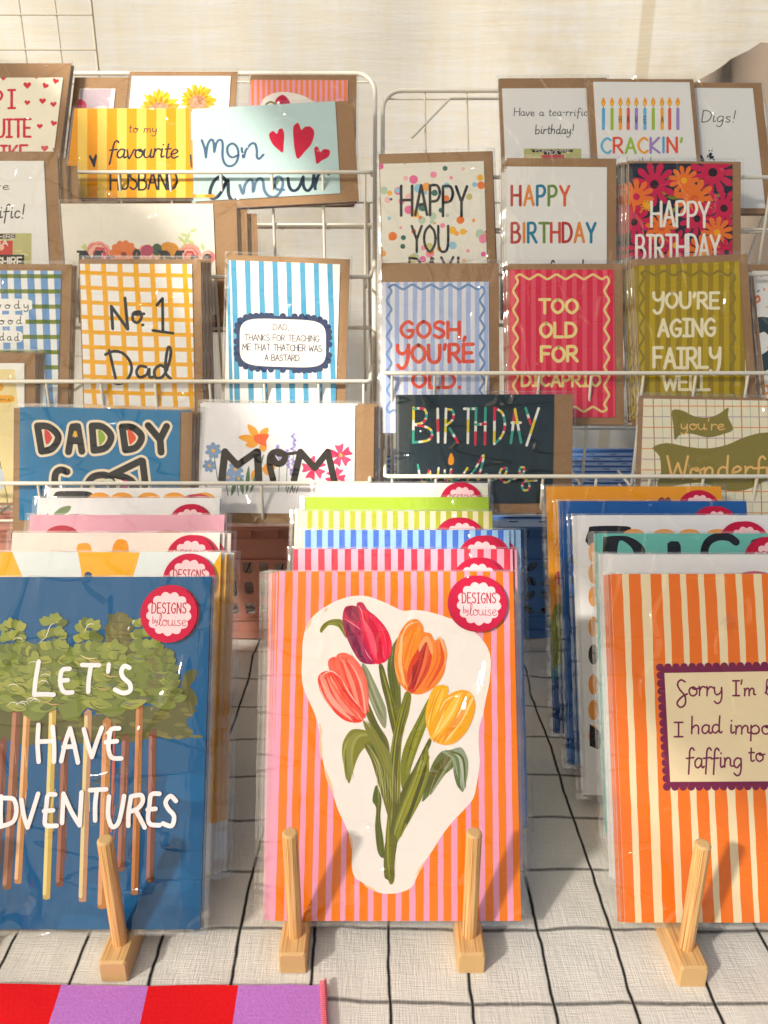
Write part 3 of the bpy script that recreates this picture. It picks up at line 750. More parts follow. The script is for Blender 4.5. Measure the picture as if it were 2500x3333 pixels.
# ------------------------------------------------------------------ greeting cards
ORD = ['second', 'third', 'fourth', 'fifth', 'sixth', 'seventh', 'eighth']
def sheet_thing(name, sh, label, cat, group):
    t = bpy.data.objects.new(name, None); C.objects.link(t); t.matrix_world = sh.M; t.empty_display_size = .02
    tag(t, label, cat, group); return t
def env_mesh(x0, x1, y0, y1, z1):
    m = MB(); m.box(x0, x1, y0, y1, z1-.0007, z1)
    k = .030; z = z1+.00012
    m.add([(x1-.0002, y0+.0002, z), (x1-.0002, y1-.0002, z), (x1-k, y1-k, z), (x1-k, y0+k, z)], [[0, 1, 2, 3]])
    m.add([(x0+.0002, y1-.0002, z+.00012), ((x0+x1)/2, y1-(x1-x0)*.34, z+.00012), (x1-.0002, y1-.0002, z+.00012)], [[0, 1, 2]])
    return m
SEED = [0]
def card(TL, TR, side, tier, off, lean, reg, label, short, paint, landscape=False, env=(-.001, .008), paper='paper', copies=0, drift=(.0015, .0), ratio=None, rot=0, width=None, align='l', step=.0045, sleeve=True, envs=None, cat='greeting card'):
    SEED[0] += 1
    TL = S(reg, *TL); TR = S(reg, *TR)
    zc = RZ[side][tier]
    pl = plane(TY[tier]+.013+off, zc, lean)
    ratio = ratio or (148/210 if landscape else 210/148)
    sh = Sheet(TL, TR, pl, ratio, width, rot, align)
    grp = 'copies of the %s card in one stack' % short if copies else None
    t = sheet_thing('greeting_card', sh, label, cat, grp)
    x0, x1, y0, y1 = sh.bounds
    m = MB(); m.box(x0, x1, y0, y1, -.0009, -.00003); cb = m.build('card', M[paper], t)
    a = Art(sh, reg, .00002); paint(a)
    if a.mb.f: a.build(cb)
    eb = None
    if env:
        ew, eh = (sh.W*1.093, sh.Hh*1.09) if not envs else envs
        ex0 = x0+env[0]; ey1 = y1+env[1]
        eb = (ex0, ex0+ew, ey1-eh, ey1)
        env_mesh(*eb, -.0012).build('envelope', M['kraft'], t)
    if sleeve:
        u = [min(x0, eb[0])-.003, max(x1, eb[1])+.0035, min(y0, eb[2])-.003, max(y1, eb[3])+.004] if eb else [x0-.003, x1+.004, y0-.003, y1+.004]
        film_mesh(*u, .0009, SEED[0]).build('sleeve', [M['film'], M['seam']], t)
    rr = random.Random(SEED[0]*5+1)
    for k in range(copies):
        c = copy_tree(t)
        mv = sh.n*(-step*(k+1))+sh.ex*(drift[0]*(k+1)+rr.uniform(-.001, .001))+sh.ey*(drift[1]*(k+1)+rr.uniform(-.0008, .0012))
        c.matrix_world = Matrix.Translation(mv) @ sh.M @ Matrix.Rotation(R(rr.uniform(-.5, .5)), 4, 'Z')
        c['label'] = '%s %s card counted back from the front of its stack, mostly hidden' % (ORD[k], short)
    return t, sh
def wavy_frame(a, c, w, x0, y0, x1, y1, nx, ny, amp):
    pts = []
    for k in range(nx*4): pts.append((x0+(x1-x0)*k/(nx*4), y0+amp*math.sin(k*math.pi/2+math.pi)))
    for k in range(ny*4): pts.append((x1+amp*math.sin(k*math.pi/2), y0+(y1-y0)*k/(ny*4)))
    for k in range(nx*4): pts.append((x1-(x1-x0)*k/(nx*4), y1+amp*math.sin(k*math.pi/2)))
    for k in range(ny*4+1): pts.append((x0+amp*math.sin(k*math.pi/2+math.pi), y1-(y1-y0)*k/(ny*4)))
    k = a.sc(pts[0]); a.ribbon(c, w*k, [a.P(p) for p in crom(pts, 5)])
def even(x0, x1, n, a=.5, slant=0):
    """stripe borders: n pairs; first share a"""
    o = []; s = (x1-x0)/n
    for k in range(n): o += [(x0+s*k, x0+s*k+slant), (x0+s*(k+a), x0+s*(k+a)+slant)]
    return o+[(x1, x1+slant)]
NAVY = '#232C38'
# ---- left rack, tier 1
def art_quite(a):
    for x, y, r, q in ((15, 335, 14, 0), (118, 368, 17, 0), (196, 370, 14, 25), (241, 350, 14, 15), (157, 330, 12, 0), (118, 443, 13, 5), (184, 436, 15, 0), (231, 450, 14, -5),
                       (172, 545, 13, 0), (232, 532, 14, 15), (193, 641, 16, 0), (240, 648, 12, 0), (238, 400, 0.1, 0)): a.heart('#D2313A', x, y, r, q)
    for x, y in ((-60, 350), (-120, 380), (-170, 350), (-150, 440), (-160, 560), (-150, 650), (-110, 730), (60, 740), (150, 760), (225, 740), (-40, 800), (80, 830), (200, 850)): a.heart('#D2313A', x, y, 14, x % 30-15)
    c = '#CE2B35'
    a.text(c, -30, 468, 'P', 74, 42, .15); a.text(c, 37, 468, 'Ī', 78, 30, .15)
    a.text(c, -62, 590, 'QUĪTE', 76, 196, .15, gap=1.6); a.text(c, -36, 702, 'LĪKE', 72, 156, .16, gap=1.6); a.text(c, -40, 800, 'YOU', 72, 150, .16, gap=1.6)
card((-148, 335), (272, 335), 'L', 1, .018, 33, R1, 'off-white card with scattered red hearts reading I QUITE LIKE, top left of the left rack', 'red hearts', art_quite, env=(-.004, .026), copies=1, paper='cream')
def art_back1(a):
    a.poly('#B9A9B4', [(345, 385), (482, 385), (470, 470), (345, 470)]); a.ell('#C63A5A', 345, 462, 30, 34); a.ell('#E3D5DA', 440, 470, 30, 14)
card((345, 383), (492, 383), 'L', 1, .040, 33, R1, 'small card with mauve panel and brown envelope, peeping out above the yellow HUSBAND card', 'mauve panel', art_back1, env=(-.010, .021), envs=(.080, .20), width=.052, ratio=3.2)
def art_sun(a):
    rr = random.Random(4)
    for cx, cy, r in ((690, 478, 95), (855, 440, 78), (760, 560, 90)):
        for k in range(26):
            t = k*2*math.pi/26+rr.uniform(-.1, .1); rr2 = r*rr.uniform(.85, 1.05)
            a.leaf('#F5A81C' if k % 2 else '#F9C22E', (cx+r*.35*math.cos(t), cy+r*.35*math.sin(t)), (cx+rr2*math.cos(t), cy+rr2*math.sin(t)), r*.12)
        for k in range(13):
            t = k*2*math.pi/13; a.leaf('#E8881A', (cx+r*.3*math.cos(t), cy+r*.3*math.sin(t)), (cx+r*.68*math.cos(t), cy+r*.68*math.sin(t)), r*.07)
        a.ell('#C58E6C', cx, cy+4, r*.46, r*.42)
        for k in range(30):
            t = rr.uniform(0, 6.28); q = r*.4*math.sqrt(rr.random()); a.ell('#A97254' if k % 2 else '#D9A98A', cx+q*math.cos(t), cy+4+q*math.sin(t)*.9, r*.05)
card((570, 328), (997, 328), 'L', 1, .040, 33, R1, 'white card with two orange sunflower heads, behind the yellow HUSBAND card', 'sunflower', art_sun, env=(-.004, .009), copies=2, drift=(-.002, .001))
def art_tul_small(a):
    a.rect('#F2A2BC', 1080, 340, 1510, 980)
    a.stripes(['#F08A3C', None], 340, 980, even(1086, 1510, 18, .48), .8)
    a.blob('#F1E8E2', [(1130, 445), (1160, 412), (1220, 397), (1300, 410), (1360, 440), (1440, 480), (1440, 640), (1380, 800), (1300, 900), (1200, 860), (1150, 700), (1120, 540)])
    a.blob('#C22045', [(1186, 445), (1200, 420), (1225, 410), (1252, 440), (1250, 480), (1215, 500), (1190, 480)]); a.line('#6E7A34', 9, [(1150, 450), (1170, 440), (1190, 450)], True)
    a.line('#7C8630', 14, [(1230, 500), (1260, 640), (1290, 820)], True)
card((1085, 345), (1503, 346), 'L', 1, .040, 33, R1, 'card with pink and orange stripes and a tulip, behind the pale blue mon amour card', 'striped tulip', art_tul_small, env=(-.0005, .010), copies=1, drift=(-.001, 0))
def art_husband(a):
    a.rect('#F6C95E', 300, 440, 1000, 1000)
    xs = []
    for k in range(9): x = 292+85*k; xs += [(x, x), (x+44, x+44)]
    a.stripes(['#E69A14', None], 440, 1000, xs, .5)
    a.text('#2E2A3C', 556, 572, 'to my', 38, 122, .11, slant=.1)
    a.text('#2A2C3A', 470, 682, 'favourite', 76, 300, .11, slant=.15, gap=.2)
    a.text('#2C2F33', 477, 818, 'HUSBAND', 78, 290, .12)
    a.poly(NAVY, [(383, 675), (390, 668), (402, 688), (414, 664), (420, 674), (410, 722), (404, 722)])
    a.line(NAVY, 9, [(824, 670), (828, 722)])
card((322, 468), (950, 468), 'L', 1, .002, 33, R1, 'yellow striped landscape card reading to my favourite HUSBAND with a small dark heart', 'yellow husband', art_husband, True, env=None, copies=2, drift=(-.002, .001), align='l')
def art_mon(a):
    a.rect('#B9D3D4', 800, 400, 1560, 960)
    b = '#47607E'
    a.line(b, 11, [(872, 606), (884, 640), (890, 680)], True); a.line(b, 11, [(890, 676), (896, 630), (910, 604), (922, 612), (926, 656)], True)
    a.line(b, 11, [(926, 656), (936, 616), (952, 604), (962, 620), (962, 680), (976, 712), (1000, 717), (1020, 702), (1030, 670), (1024, 636), (1004, 620), (984, 634), (984, 662), (1002, 680), (1030, 670)], True)
    a.line(b, 11, [(1044, 640), (1052, 682), (1062, 650), (1084, 622), (1102, 622), (1110, 650), (1110, 676), (1120, 686), (1138, 668)], True)
    d = '#243345'
    a.line(d, 15, [(982, 790), (958, 762), (928, 778), (908, 824), (914, 856), (940, 850), (966, 812), (984, 776), (988, 840), (1006, 868), (1022, 860)], True)
    a.line('#5A7691', 13, [(1036, 800), (1050, 838), (1058, 800), (1078, 776), (1092, 786), (1094, 830), (1104, 790), (1122, 770), (1136, 782), (1142, 820), (1160, 846), (1190, 850), (1214, 824), (1222, 790), (1212, 766), (1192, 768), (1184, 796), (1198, 818), (1226, 820)], True)
    a.line(d, 14, [(1244, 770), (1250, 806), (1266, 824), (1290, 812), (1310, 764)], True); a.line(d, 14, [(1310, 764), (1312, 806), (1330, 824), (1350, 800), (1356, 756)], True); a.line(d, 14, [(1356, 756), (1362, 816)], True); a.line(d, 14, [(1362, 800), (1376, 756), (1398, 740), (1420, 752)], True)
    c = '#C4163A'
    a.blob(c, [(1162, 582), (1180, 566), (1196, 578), (1204, 560), (1220, 556), (1228, 580), (1226, 620), (1222, 658), (1202, 646), (1176, 620)])
    a.blob(c, [(1266, 560), (1274, 538), (1290, 532), (1302, 560), (1318, 548), (1342, 548), (1358, 572), (1346, 620), (1316, 656), (1286, 686), (1272, 640)])
    a.blob(c, [(1358, 640), (1372, 634), (1384, 656), (1400, 644), (1424, 650), (1420, 676), (1390, 694), (1368, 708), (1362, 680)])
card((830, 471), (1448, 437), 'L', 1, .000, 30, R1, 'pale blue landscape card reading mon amour with three crimson hearts', 'mon amour', art_mon, True, env=(.006, .0005), copies=1, drift=(-.002, 0), ratio=.715)
# ---- left rack, tier 2
def tea_box(a, x0, y0, x1, y1):
    a.rect('#B9B77C', x0, y0, x1, y1)
    rr = random.Random(5)
    for k in range(26):
        px, py = x0+(x1-x0-30)*rr.random(), y0+(y1-y0-12)*rr.random()
        a.blob(rr.choice(['#8C9A55', '#C8C288', '#6F7D44', '#D6CFA0']), [(px, py), (px+26, py+3), (px+30, py+11), (px+4, py+9)])
def art_tea_l(a):
    k = '#2A2A2C'
    a.text(k, -250, 818, "YOU'RE SO", 46, 190, .06); a.text(k, -60, 820, 'are', 36, 102, .09); a.text(k, -170, 942, 'tea-rrific!', 60, 275, .09, slant=.1)
    tea_box(a, -200, 1008, 136, 1260)
    a.rect('#C6362F', -120, 1040, 55, 1100); a.rect('#232326', -140, 1100, 105, 1160); a.rect('#2B2524', -160, 1010, 66, 1032)
    a.text('#E9E2D2', -110, 1030, 'YORKSHIRE', 16, 175, .16); a.text('#E9E2D2', -40, 1060, 'TEA', 22, 75, .2); a.ell('#E3B7A6', 6, 1068, 12, 14)
    a.text('#E9E2D2', -120, 1146, 'YORKSHIRE', 34, 215, .18)
card((-230, 695), (189, 695), 'L', 2, .004, 12, R1, 'white tea card with a red and green tea box, leftmost in its rack row', 'left tea', art_tea_l, env=(.006, .012), copies=2, drift=(.011, -.008))
def art_mrs(a):
    rr = random.Random(8)
    a.rect('#E6E2D8', 240, 870, 960, 1400)
    for x, y, r in ((425, 1098, 60), (635, 1100, 44), (820, 1105, 50), (900, 1110, 30)):
        for k in range(5): a.flower(['#E8A08C', '#D8767A', '#EBB3A4', '#C9545E', '#E48F86'][k], x+rr.uniform(-5, 5), y+rr.uniform(-5, 5), r*(1-k*.17), 9-k, None, k*21, .8)
    a.flower('#E07A3E', 535, 1100, 62, 12, '#8E4A3A', 10, .5); a.flower('#D99434', 728, 1095, 50, 7, '#C06A30', 0, .9)
    a.ell('#3F5B46', 678, 1078, 22, 26); a.ell('#B64A6A', 636, 1082, 28, 24)
    for x0, y0, x1, y1 in ((790, 1070, 822, 1000), (822, 1000, 850, 990), (800, 1050, 770, 1020), (805, 1040, 840, 1050), (815, 1020, 780, 1010), (880, 1080, 870, 1050), (380, 1080, 350, 1062), (372, 1078, 362, 1050)):
        a.leaf('#C2CF8C', (x0, y0), (x1, y1), 7)
    k = '#2B2C31'
    for x in (350, 700): # bold slab M
        a.poly(k, [(x-18, 1082), (x+22, 1082), (x+48, 1118), (x+62, 1082), (x+96, 1082), (x+96, 1092), (x+88, 1092), (x+88, 1160), (x+66, 1160), (x+66, 1110), (x+44, 1150), (x+6, 1104), (x+6, 1160), (x-8, 1160), (x-8, 1092), (x-18, 1092)])
    for x in (468, 830): a.line(k, 13, [(x, 1108), (x, 1160)]); a.line(k, 9, [(x, 1120), (x+12, 1108), (x+24, 1110)], True)
    a.text(k, 570, 1160, '&', 76, 50, .2); a.text(k, 880, 1160, 'Δ', 56, 32, .26)
card((262, 880), (920, 880), 'L', 2, -.002, 8, R1, 'ivory landscape wedding card reading Mr & Mrs over watercolour flowers', 'Mr & Mrs', art_mrs, True, env=(.012, .001), copies=2, drift=(.012, -.006), paper='cream')
# ---- left rack, tier 3
def art_gingham(a):
    a.rect('#E9EDF0', -200, 90, 320, 700)
    xs = []
    for k in range(10):
        x = 232-58*k; xs = [(x, x+26), (x+31, x+31+26)]
        a.stripes(['#6F9BD2'], 100, 700, xs, .5)
    for k in range(8):
        y = 120+k*65.5
        a.poly('#7E8C2E', [(-200, y), (330, y+4), (330, y+22), (-200, y+18)])
        for j in range(10):
            x = 232-58*j+26*(y-100)/600
            a.poly('#4E6E3C', [(x, y+2), (x+31, y+3), (x+32, y+21), (x+1, y+20)])
    for (x1, y, w_) in ((138, 256, 300), (110, 324, 240), (98, 394, 230)):
        a.blob('#F4F2EE', [(x1-w_, y-24), (x1-w_/2, y-27), (x1-14, y-24), (x1, y), (x1-14, y+22), (x1-w_/2, y+25), (x1-w_, y+24)], 4)
    k = '#23262B'
    a.text(k, -88, 270, 'bloody', 34, 214, .11, gap=3.4); a.text(k, -40, 338, 'good', 34, 134, .11, gap=3.4); a.text(k, 0, 410, 'dad', 34, 82, .11, gap=3.4)
card((-180, 105), (265, 108), 'L', 3, .004, 22, R3, 'blue and olive gingham card reading bloody good dad, leftmost of its row', 'gingham dad', art_gingham, env=(.001, .009), copies=1, drift=(.004, 0))
def art_no1(a):
    a.rect('#EFEFF0', 320, 60, 960, 900)
    y = '#EFAE1E'
    for k in range(8):
        x = 366+70*k; a.stripes([y], 70, 860, [(x, x+42), (x+22, x+62)], 1.6)
    for k in range(10):
        yy = 118+k*64
        a.line(y, 17, [(330, yy-4), (480, yy+3), (620, yy+8), (760, yy+10), (900, yy+14)], True)
    k = '#25282C'
    a.line(k, 14, [(487, 358), (481, 262), (552, 360), (540, 226)]); a.line(k, 13, [(606, 286), (578, 290), (574, 320), (594, 332), (612, 308), (600, 284), (584, 296), (622, 294)], True); a.ell(k, 617, 342, 7)
    a.line(k, 13, [(678, 256), (702, 228), (704, 370)]); a.line(k, 12, [(660, 366), (748, 378)])
    a.line(k, 13, [(472, 452), (500, 575)]); a.line(k, 13, [(456, 470), (490, 456), (530, 464), (562, 500), (568, 540), (550, 578), (516, 596), (486, 588)], True)
    a.line(k, 13, [(632, 524), (604, 520), (590, 546), (604, 568), (634, 556), (644, 530), (646, 566), (664, 566)], True)
    a.line(k, 13, [(722, 536), (694, 516), (668, 538), (674, 570), (706, 562), (732, 500), (738, 450), (726, 440), (716, 500), (716, 550), (738, 574)], True)
card((345, 78), (829, 79), 'L', 3, -.004, 14, R3, 'white card with mustard grid lines reading No. 1 Dad', 'No. 1 Dad', art_no1, env=(-.002, .006), copies=3, drift=(.0035, .001))
def art_dadthanks(a):
    a.rect('#EDF0EF', 960, 40, 1500, 900)
    a.stripes([None, '#4C9CC4'], 40, 900, even(961, 1555, 10, .6, 24), 1.2)
    a.stripes(['#4C9CC4'], 40, 900, [(975, 1000), (989, 1014)], 1)
    cx, cy, hw_, hh = 1222, 420, 200, 116
    N = 40; n_ = '#27395F'
    def rr_(t, a_, b_):
        c, s_ = math.cos(t), math.sin(t); return (cx+a_*math.copysign(abs(c)**.42, c), cy+b_*math.copysign(abs(s_)**.42, s_)+ (a_*math.copysign(abs(c)**.42, c))*.03)
    pts = [rr_(2*math.pi*k/160, hw_, hh) for k in range(160)]
    a.poly(n_, pts)
    per = [0]
    for k in range(160): per.append(per[-1]+math.dist(pts[k], pts[(k+1) % 160]))
    for j in range(46):
        d = per[-1]*j/46; k = max(i for i in range(160) if per[i] <= d); a.ell(n_, pts[k][0], pts[k][1], 14)
    a.poly('#F2E6E0', [rr_(2*math.pi*k/80, hw_-14, hh-13) for k in range(80)])
    k = '#33415F'
    a.text(k, 1180, 364, 'DAD,', 24, 70, .13); a.text(k, 1058, 408, 'THANKS FOR TEACHING', 26, 322, .13, rise=-.02); a.text(k, 1048, 450, 'ME THAT THATCHER WAS', 27, 342, .13, rise=-.02); a.text(k, 1144, 496, 'A BASTARD.', 26, 156, .13, rise=-.01)
card((985, 62), (1470, 80), 'L', 3, -.004, 16, R3, 'blue and white striped card with a scalloped navy plaque starting DAD, THANKS FOR TEACHING ME', 'striped dad', art_dadthanks, env=(-.001, .007), copies=1, drift=(-.002, 0))
# ---- left rack, tier 4
def art_yellowleft(a):
    a.rect('#F0EFEA', -300, 500, 140, 1300)
    a.poly('#EAD9A0', [(-300, 532), (64, 534), (118, 1180), (-300, 1180)])
    o_ = '#EFAA22'
    a.blob(o_, [(-60, 596), (0, 594), (16, 610), (0, 628), (-60, 630)]); a.blob(o_, [(-80, 648), (-20, 646), (46, 646), (62, 660), (46, 676), (-80, 678)])
    a.text('#5A3A12', -100, 670, 'solutions', 18, 145, .1, slant=.15)
    a.line('#27395F', 3, [(-40, 930), (0, 932), (12, 1000), (30, 1080), (36, 1160)]); a.ell('#C8D4E2', -20, 1010, 40, 60)
card((-320, 505), (105, 507), 'L', 4, .020, 18, R3, 'pale yellow card with orange pill shapes and a white border at the far left edge', 'pale yellow', art_yellowleft, env=(.002, .013), copies=3, drift=(.004, .001))
def bub(a, letters, col, w_):
    for pts in letters: a.line(col, w_, pts, len(pts) > 2)
def art_daddy(a):
    a.rect('#2478AC', 40, 660, 900, 1300)
    cream, k = '#F1DFC6', '#1E1F24'
    Ls = []
    def Dd(x, y, w_, h, lean=0):
        Ls.append([(x, y), (x+lean, y+h)]); Ls.append([(x, y), (x+w_*.55, y+h*.04), (x+w_, y+h*.42), (x+w_*.72, y+h*.88), (x+lean, y+h)])
    Dd(162, 778, 90, 110, 18); Dd(398, 778, 82, 106, 8); Dd(528, 782, 84, 100, 14)
    Ls.append([(296, 890), (314, 782)]); Ls.append([(314, 782), (336, 780)]); Ls.append([(336, 782), (354, 888)]); Ls.append([(308, 842), (348, 842)])
    Ls.append([(640, 776), (690, 836)]); Ls.append([(720, 780), (692, 836)]); Ls.append([(692, 836), (696, 892)])
    Ls.append([(290, 976), (262, 968), (240, 986), (238, 1040), (250, 1100)])
    Ls.append([(372, 1040), (400, 1000), (450, 990), (480, 1010), (490, 1060)]); Ls.append([(500, 990), (560, 1010), (580, 1060)]); Ls.append([(480, 992), (610, 928)]); Ls.append([(616, 930), (632, 1060)]); Ls.append([(530, 1050), (560, 1010), (590, 1050)])
    bub(a, Ls, cream, 52); bub(a, Ls, k, 30)
    a.blob('#D8403E', [(192, 796), (214, 806), (224, 832), (210, 850), (198, 854)]); a.poly('#EDB52C', [(320, 800), (330, 800), (336, 824), (313, 824)])
    a.blob('#8FB02E', [(424, 796), (444, 806), (456, 830), (442, 852), (430, 860)]); a.blob('#E1501F', [(552, 796), (574, 806), (588, 832), (574, 850), (560, 856)])
    a.ell('#E3E9D2', 470, 1020, 22, 14); a.ell('#D8308C', 540, 1030, 14, 20)
card((86, 697), (779, 700), 'L', 4, -.004, 17, R3, 'bright blue landscape card with bubble letters reading DADDY COOL', 'DADDY COOL', art_daddy, True, env=(-.008, -.001), copies=4, drift=(.0038, .0006), step=.0042, rot=-1.2, envs=(.222, .158))
def art_mom(a):
    a.rect('#E9E8EE', 840, 660, 1600, 1300)
    rr = random.Random(3)
    for x, y, r in ((922, 885, 36), (905, 950, 30), (1018, 965, 34), (985, 1000, 30), (1030, 1005, 26)): a.flower('#7F9BC6', x, y, r, 7, '#E8B44A', rr.uniform(0, 40), .5, .22)
    for p in (((940, 1010), (925, 905)), ((985, 1080), (975, 1010)), ((1030, 1080), (1022, 1000))): a.line('#5D7B5E', 4, list(p))
    for x, s_ in ((1207, 900), (1268, 850), (1240, 920), (1265, 960)):
        for k in range(9): a.ell('#8C82C4' if k % 2 else '#A79FD6', x+rr.uniform(-8, 8), s_-36+k*9, 8, 6)
        a.line('#5D7B5E', 3, [(x, s_+40), (x-3, 1060)])
    c = '#EFA22A'
    for q in ((1120, 835, 1070, 772), (1120, 835, 1158, 786), (1115, 840, 1030, 826), (1120, 850, 1060, 862), (1130, 850, 1142, 890), (1130, 960, 1190, 990), (1120, 960, 1086, 1010), (1140, 950, 1190, 960)): a.leaf(c, (q[0], q[1]), (q[2], q[3]), 17)
    a.blob('#E8632E', [(1100, 820), (1130, 812), (1162, 816), (1150, 844), (1150, 866), (1118, 856), (1098, 840)])
    for p in ((1065, 1070, 1075, 950), (1080, 1070, 1140, 900), (1000, 1080, 1020, 1010), (1050, 1075, 1040, 1000)): a.leaf('#5E8560', (p[0], p[1]), (p[2], p[3]), 9)
    for x, y, r in ((1472, 905, 54), (1355, 960, 56), (1450, 1000, 48)):
        for k in range(5):
            t = 2*math.pi*k/5+.3+x; a.blob('#D43060' if k % 2 else '#DE4470', [(x, y), (x+r*.9*math.cos(t-.4), y+r*.9*math.sin(t-.4)), (x+r*.8*math.cos(t), y+r*.8*math.sin(t)), (x+r*.95*math.cos(t+.4), y+r*.95*math.sin(t+.4))])
        a.ell('#F0A03C', x, y, r*.16)
    k = '#24201F'
    a.line(k, 32, [(958, 1012), (972, 890)]); a.line(k, 29, [(972, 890), (1026, 948), (1108, 890)]); a.line(k, 32, [(1112, 890), (1118, 1012)])
    a.line(k, 28, [(1180, 1010), (1166, 950), (1170, 905), (1198, 890), (1230, 905), (1222, 935), (1195, 940), (1176, 912)], True)
    a.line(k, 29, [(1270, 1012), (1298, 890)]); a.line(k, 28, [(1298, 890), (1360, 960), (1416, 890)]); a.line(k, 29, [(1416, 890), (1444, 1014)]); a.line(k, 14, [(1200, 905), (1298, 892)])
    for x in (1240, 1252, 1268, 1280): a.line(k, 3, [(x, 1068), (x+8, 1040)])
card((865, 680), (1535, 688), 'L', 4, .004, 20, R3, 'white landscape card reading MOM with painted daffodil and pink flowers', 'MOM', art_mom, True, env=(.006, .000), copies=4, drift=(.0016, .0008), step=.004)
# ---- right rack, tier 1
def art_tea_r(a):
    k = '#2C2C2E'
    a.text(k, 562, 500, 'Have a tea-rrific', 34, 318, .1, slant=.06); a.text(k, 654, 578, 'birthday!', 40, 166, .1, slant=.08)
    tea_box(a, 604, 642, 852, 800); a.rect('#33302E', 640, 646, 815, 658); a.text('#E9E2D2', 648, 657, 'YORKSHIRE', 12, 158, .16); a.rect('#33302E', 690, 656, 765, 668); a.text('#E9E2D2', 698, 667, 'TEA', 11, 54, .18)
    a.rect('#C23A3A', 680, 669, 778, 760)
card((510, 382), (935, 380), 'R', 1, .030, 31, R2, 'white card reading Have a tea-rrific birthday! above a tea box picture', 'tea-rrific birthday', art_tea_r, env=(-.003, .018), copies=1, drift=(-.002, .001))
def art_crackin(a):
    cs = ['#5AA9DC', '#9CBF3C', '#F0A22E', '#E2604A', '#A184C4', '#6DB4DE', '#9CBF3C', '#EFA63A', '#E2604A', '#A184C4']
    for k, (c, x) in enumerate(zip(cs, (948, 985, 1021, 1055, 1090, 1127, 1163, 1201, 1234, 1269))):
        a.rect(c, x-7, 470, x+7, 558); a.ell(c, x, 470, 7, 4); a.ell(c, x, 558, 7, 4)
        for j in range(5): a.line('#FFFFFF' if False else c, 2, [(x-6, 480+j*16), (x+6, 486+j*16)])
        a.line('#44413E', 2, [(x, 468), (x, 456)]); a.blob('#F0A020', [(x, 420), (x+9, 442), (x+5, 456), (x-6, 456), (x-9, 440)]); a.ell('#F8C85A', x, 448, 4, 6)
    for ch, x in zip('HAVEA', (1015, 1049, 1084, 1122, 1196)): a.text('#2F2F33', x, 530, ch, 28, 12, .1)
    a.text('#000000', 940, 660, "CRACKIN'", 64, 350, .17, gap=1.5, cols=['#62B5DA', '#E4573F', '#9CBF3C', '#F0A22E', '#A184C4', '#5AA9DC', '#E4573F', '#9CBF3C'])
    a.text('#3A3A40', 1050, 724, 'birthday', 44, 150, .08)
card((904, 353), (1320, 355), 'R', 1, .022, 31, R2, "white card with ten coloured candles reading HAVE A CRACKIN'", 'candle', art_crackin, env=(-.0065, .006), copies=1, drift=(-.002, 0))
def art_digs(a):
    a.text('#2B2B2D', 1372, 527, 'Digs!', 50, 145, .08, slant=.12)
    rr = random.Random(6)
    a.blob('#28282A', [(1360, 670), (1376, 676), (1384, 700), (1370, 730), (1350, 720)])
    for k in range(26): a.ell('#2B2B2D', 1412+rr.gauss(0, 9), 676+rr.gauss(0, 14), rr.uniform(1.5, 5))
card((1185, 378), (1593, 381), 'R', 1, .034, 31, R2, 'white card reading Digs! at the top right corner of the right rack', 'Digs', art_digs, env=(.001, .010), copies=1, drift=(.002, 0))
# ---- right rack, tier 2
def art_happyyou(a):
    a.rect('#E9E6DB', -60, 680, 460, 1600)
    rr = random.Random(12); cs = ['#F08CA8', '#F2B632', '#E8762A', '#8FC4DE', '#2E6E62', '#B5CDB6', '#C9C27E', '#F6B9B9', '#E86AA0', '#F1A04E']
    for k in range(95):
        x, y, r = rr.uniform(-20, 440), rr.uniform(700, 1300), rr.choice([6, 8, 11, 14, 17, 19])
        a.ell(cs[k % 10], x, y, r, n=14)
    k = '#23262E'
    a.text(k, 74, 930, 'HAPPY', 128, 286, .095, gap=1.2); a.text(k, 120, 1086, 'YOU', 112, 160, .1, gap=1.2); a.text(k, 110, 1215, 'DAY!', 100, 220, .11, gap=1.2)
card((-18, 708), (431, 696), 'R', 2, .000, 21, R2, 'card with multicoloured confetti dots reading HAPPY YOU DAY!', 'confetti dots', art_happyyou, env=(-.001, .014), copies=2, drift=(.002, .001))
def art_hbwhite(a):
    cs = ['#B33A34', '#E08A3C', '#2F7C9E', '#6C8C3C', '#D8603A']
    a.text('#000000', 552, 886, 'HAPPY', 82, 248, .15, gap=2.2, cols=cs, jit=.01); a.text('#000000', 552, 1046, 'BIRTHDAY', 82, 362, .15, gap=1.8, cols=['#B33A34', '#E08A3C', '#2F7C9E', '#6C8C3C', '#C85038', '#B33A34', '#E08A3C', '#2F7C9E'], jit=.01)
    a.text('#2A2A2E', 545, 1200, 'to my friend', 76, 320, .09)
card((530, 719), (963, 722), 'R', 2, .001, 20, R2, 'plain white card reading HAPPY BIRTHDAY in multicoloured capitals', 'multicoloured capitals', art_hbwhite, env=(.0005, .012), copies=3, drift=(-.002, -.002), step=.005)
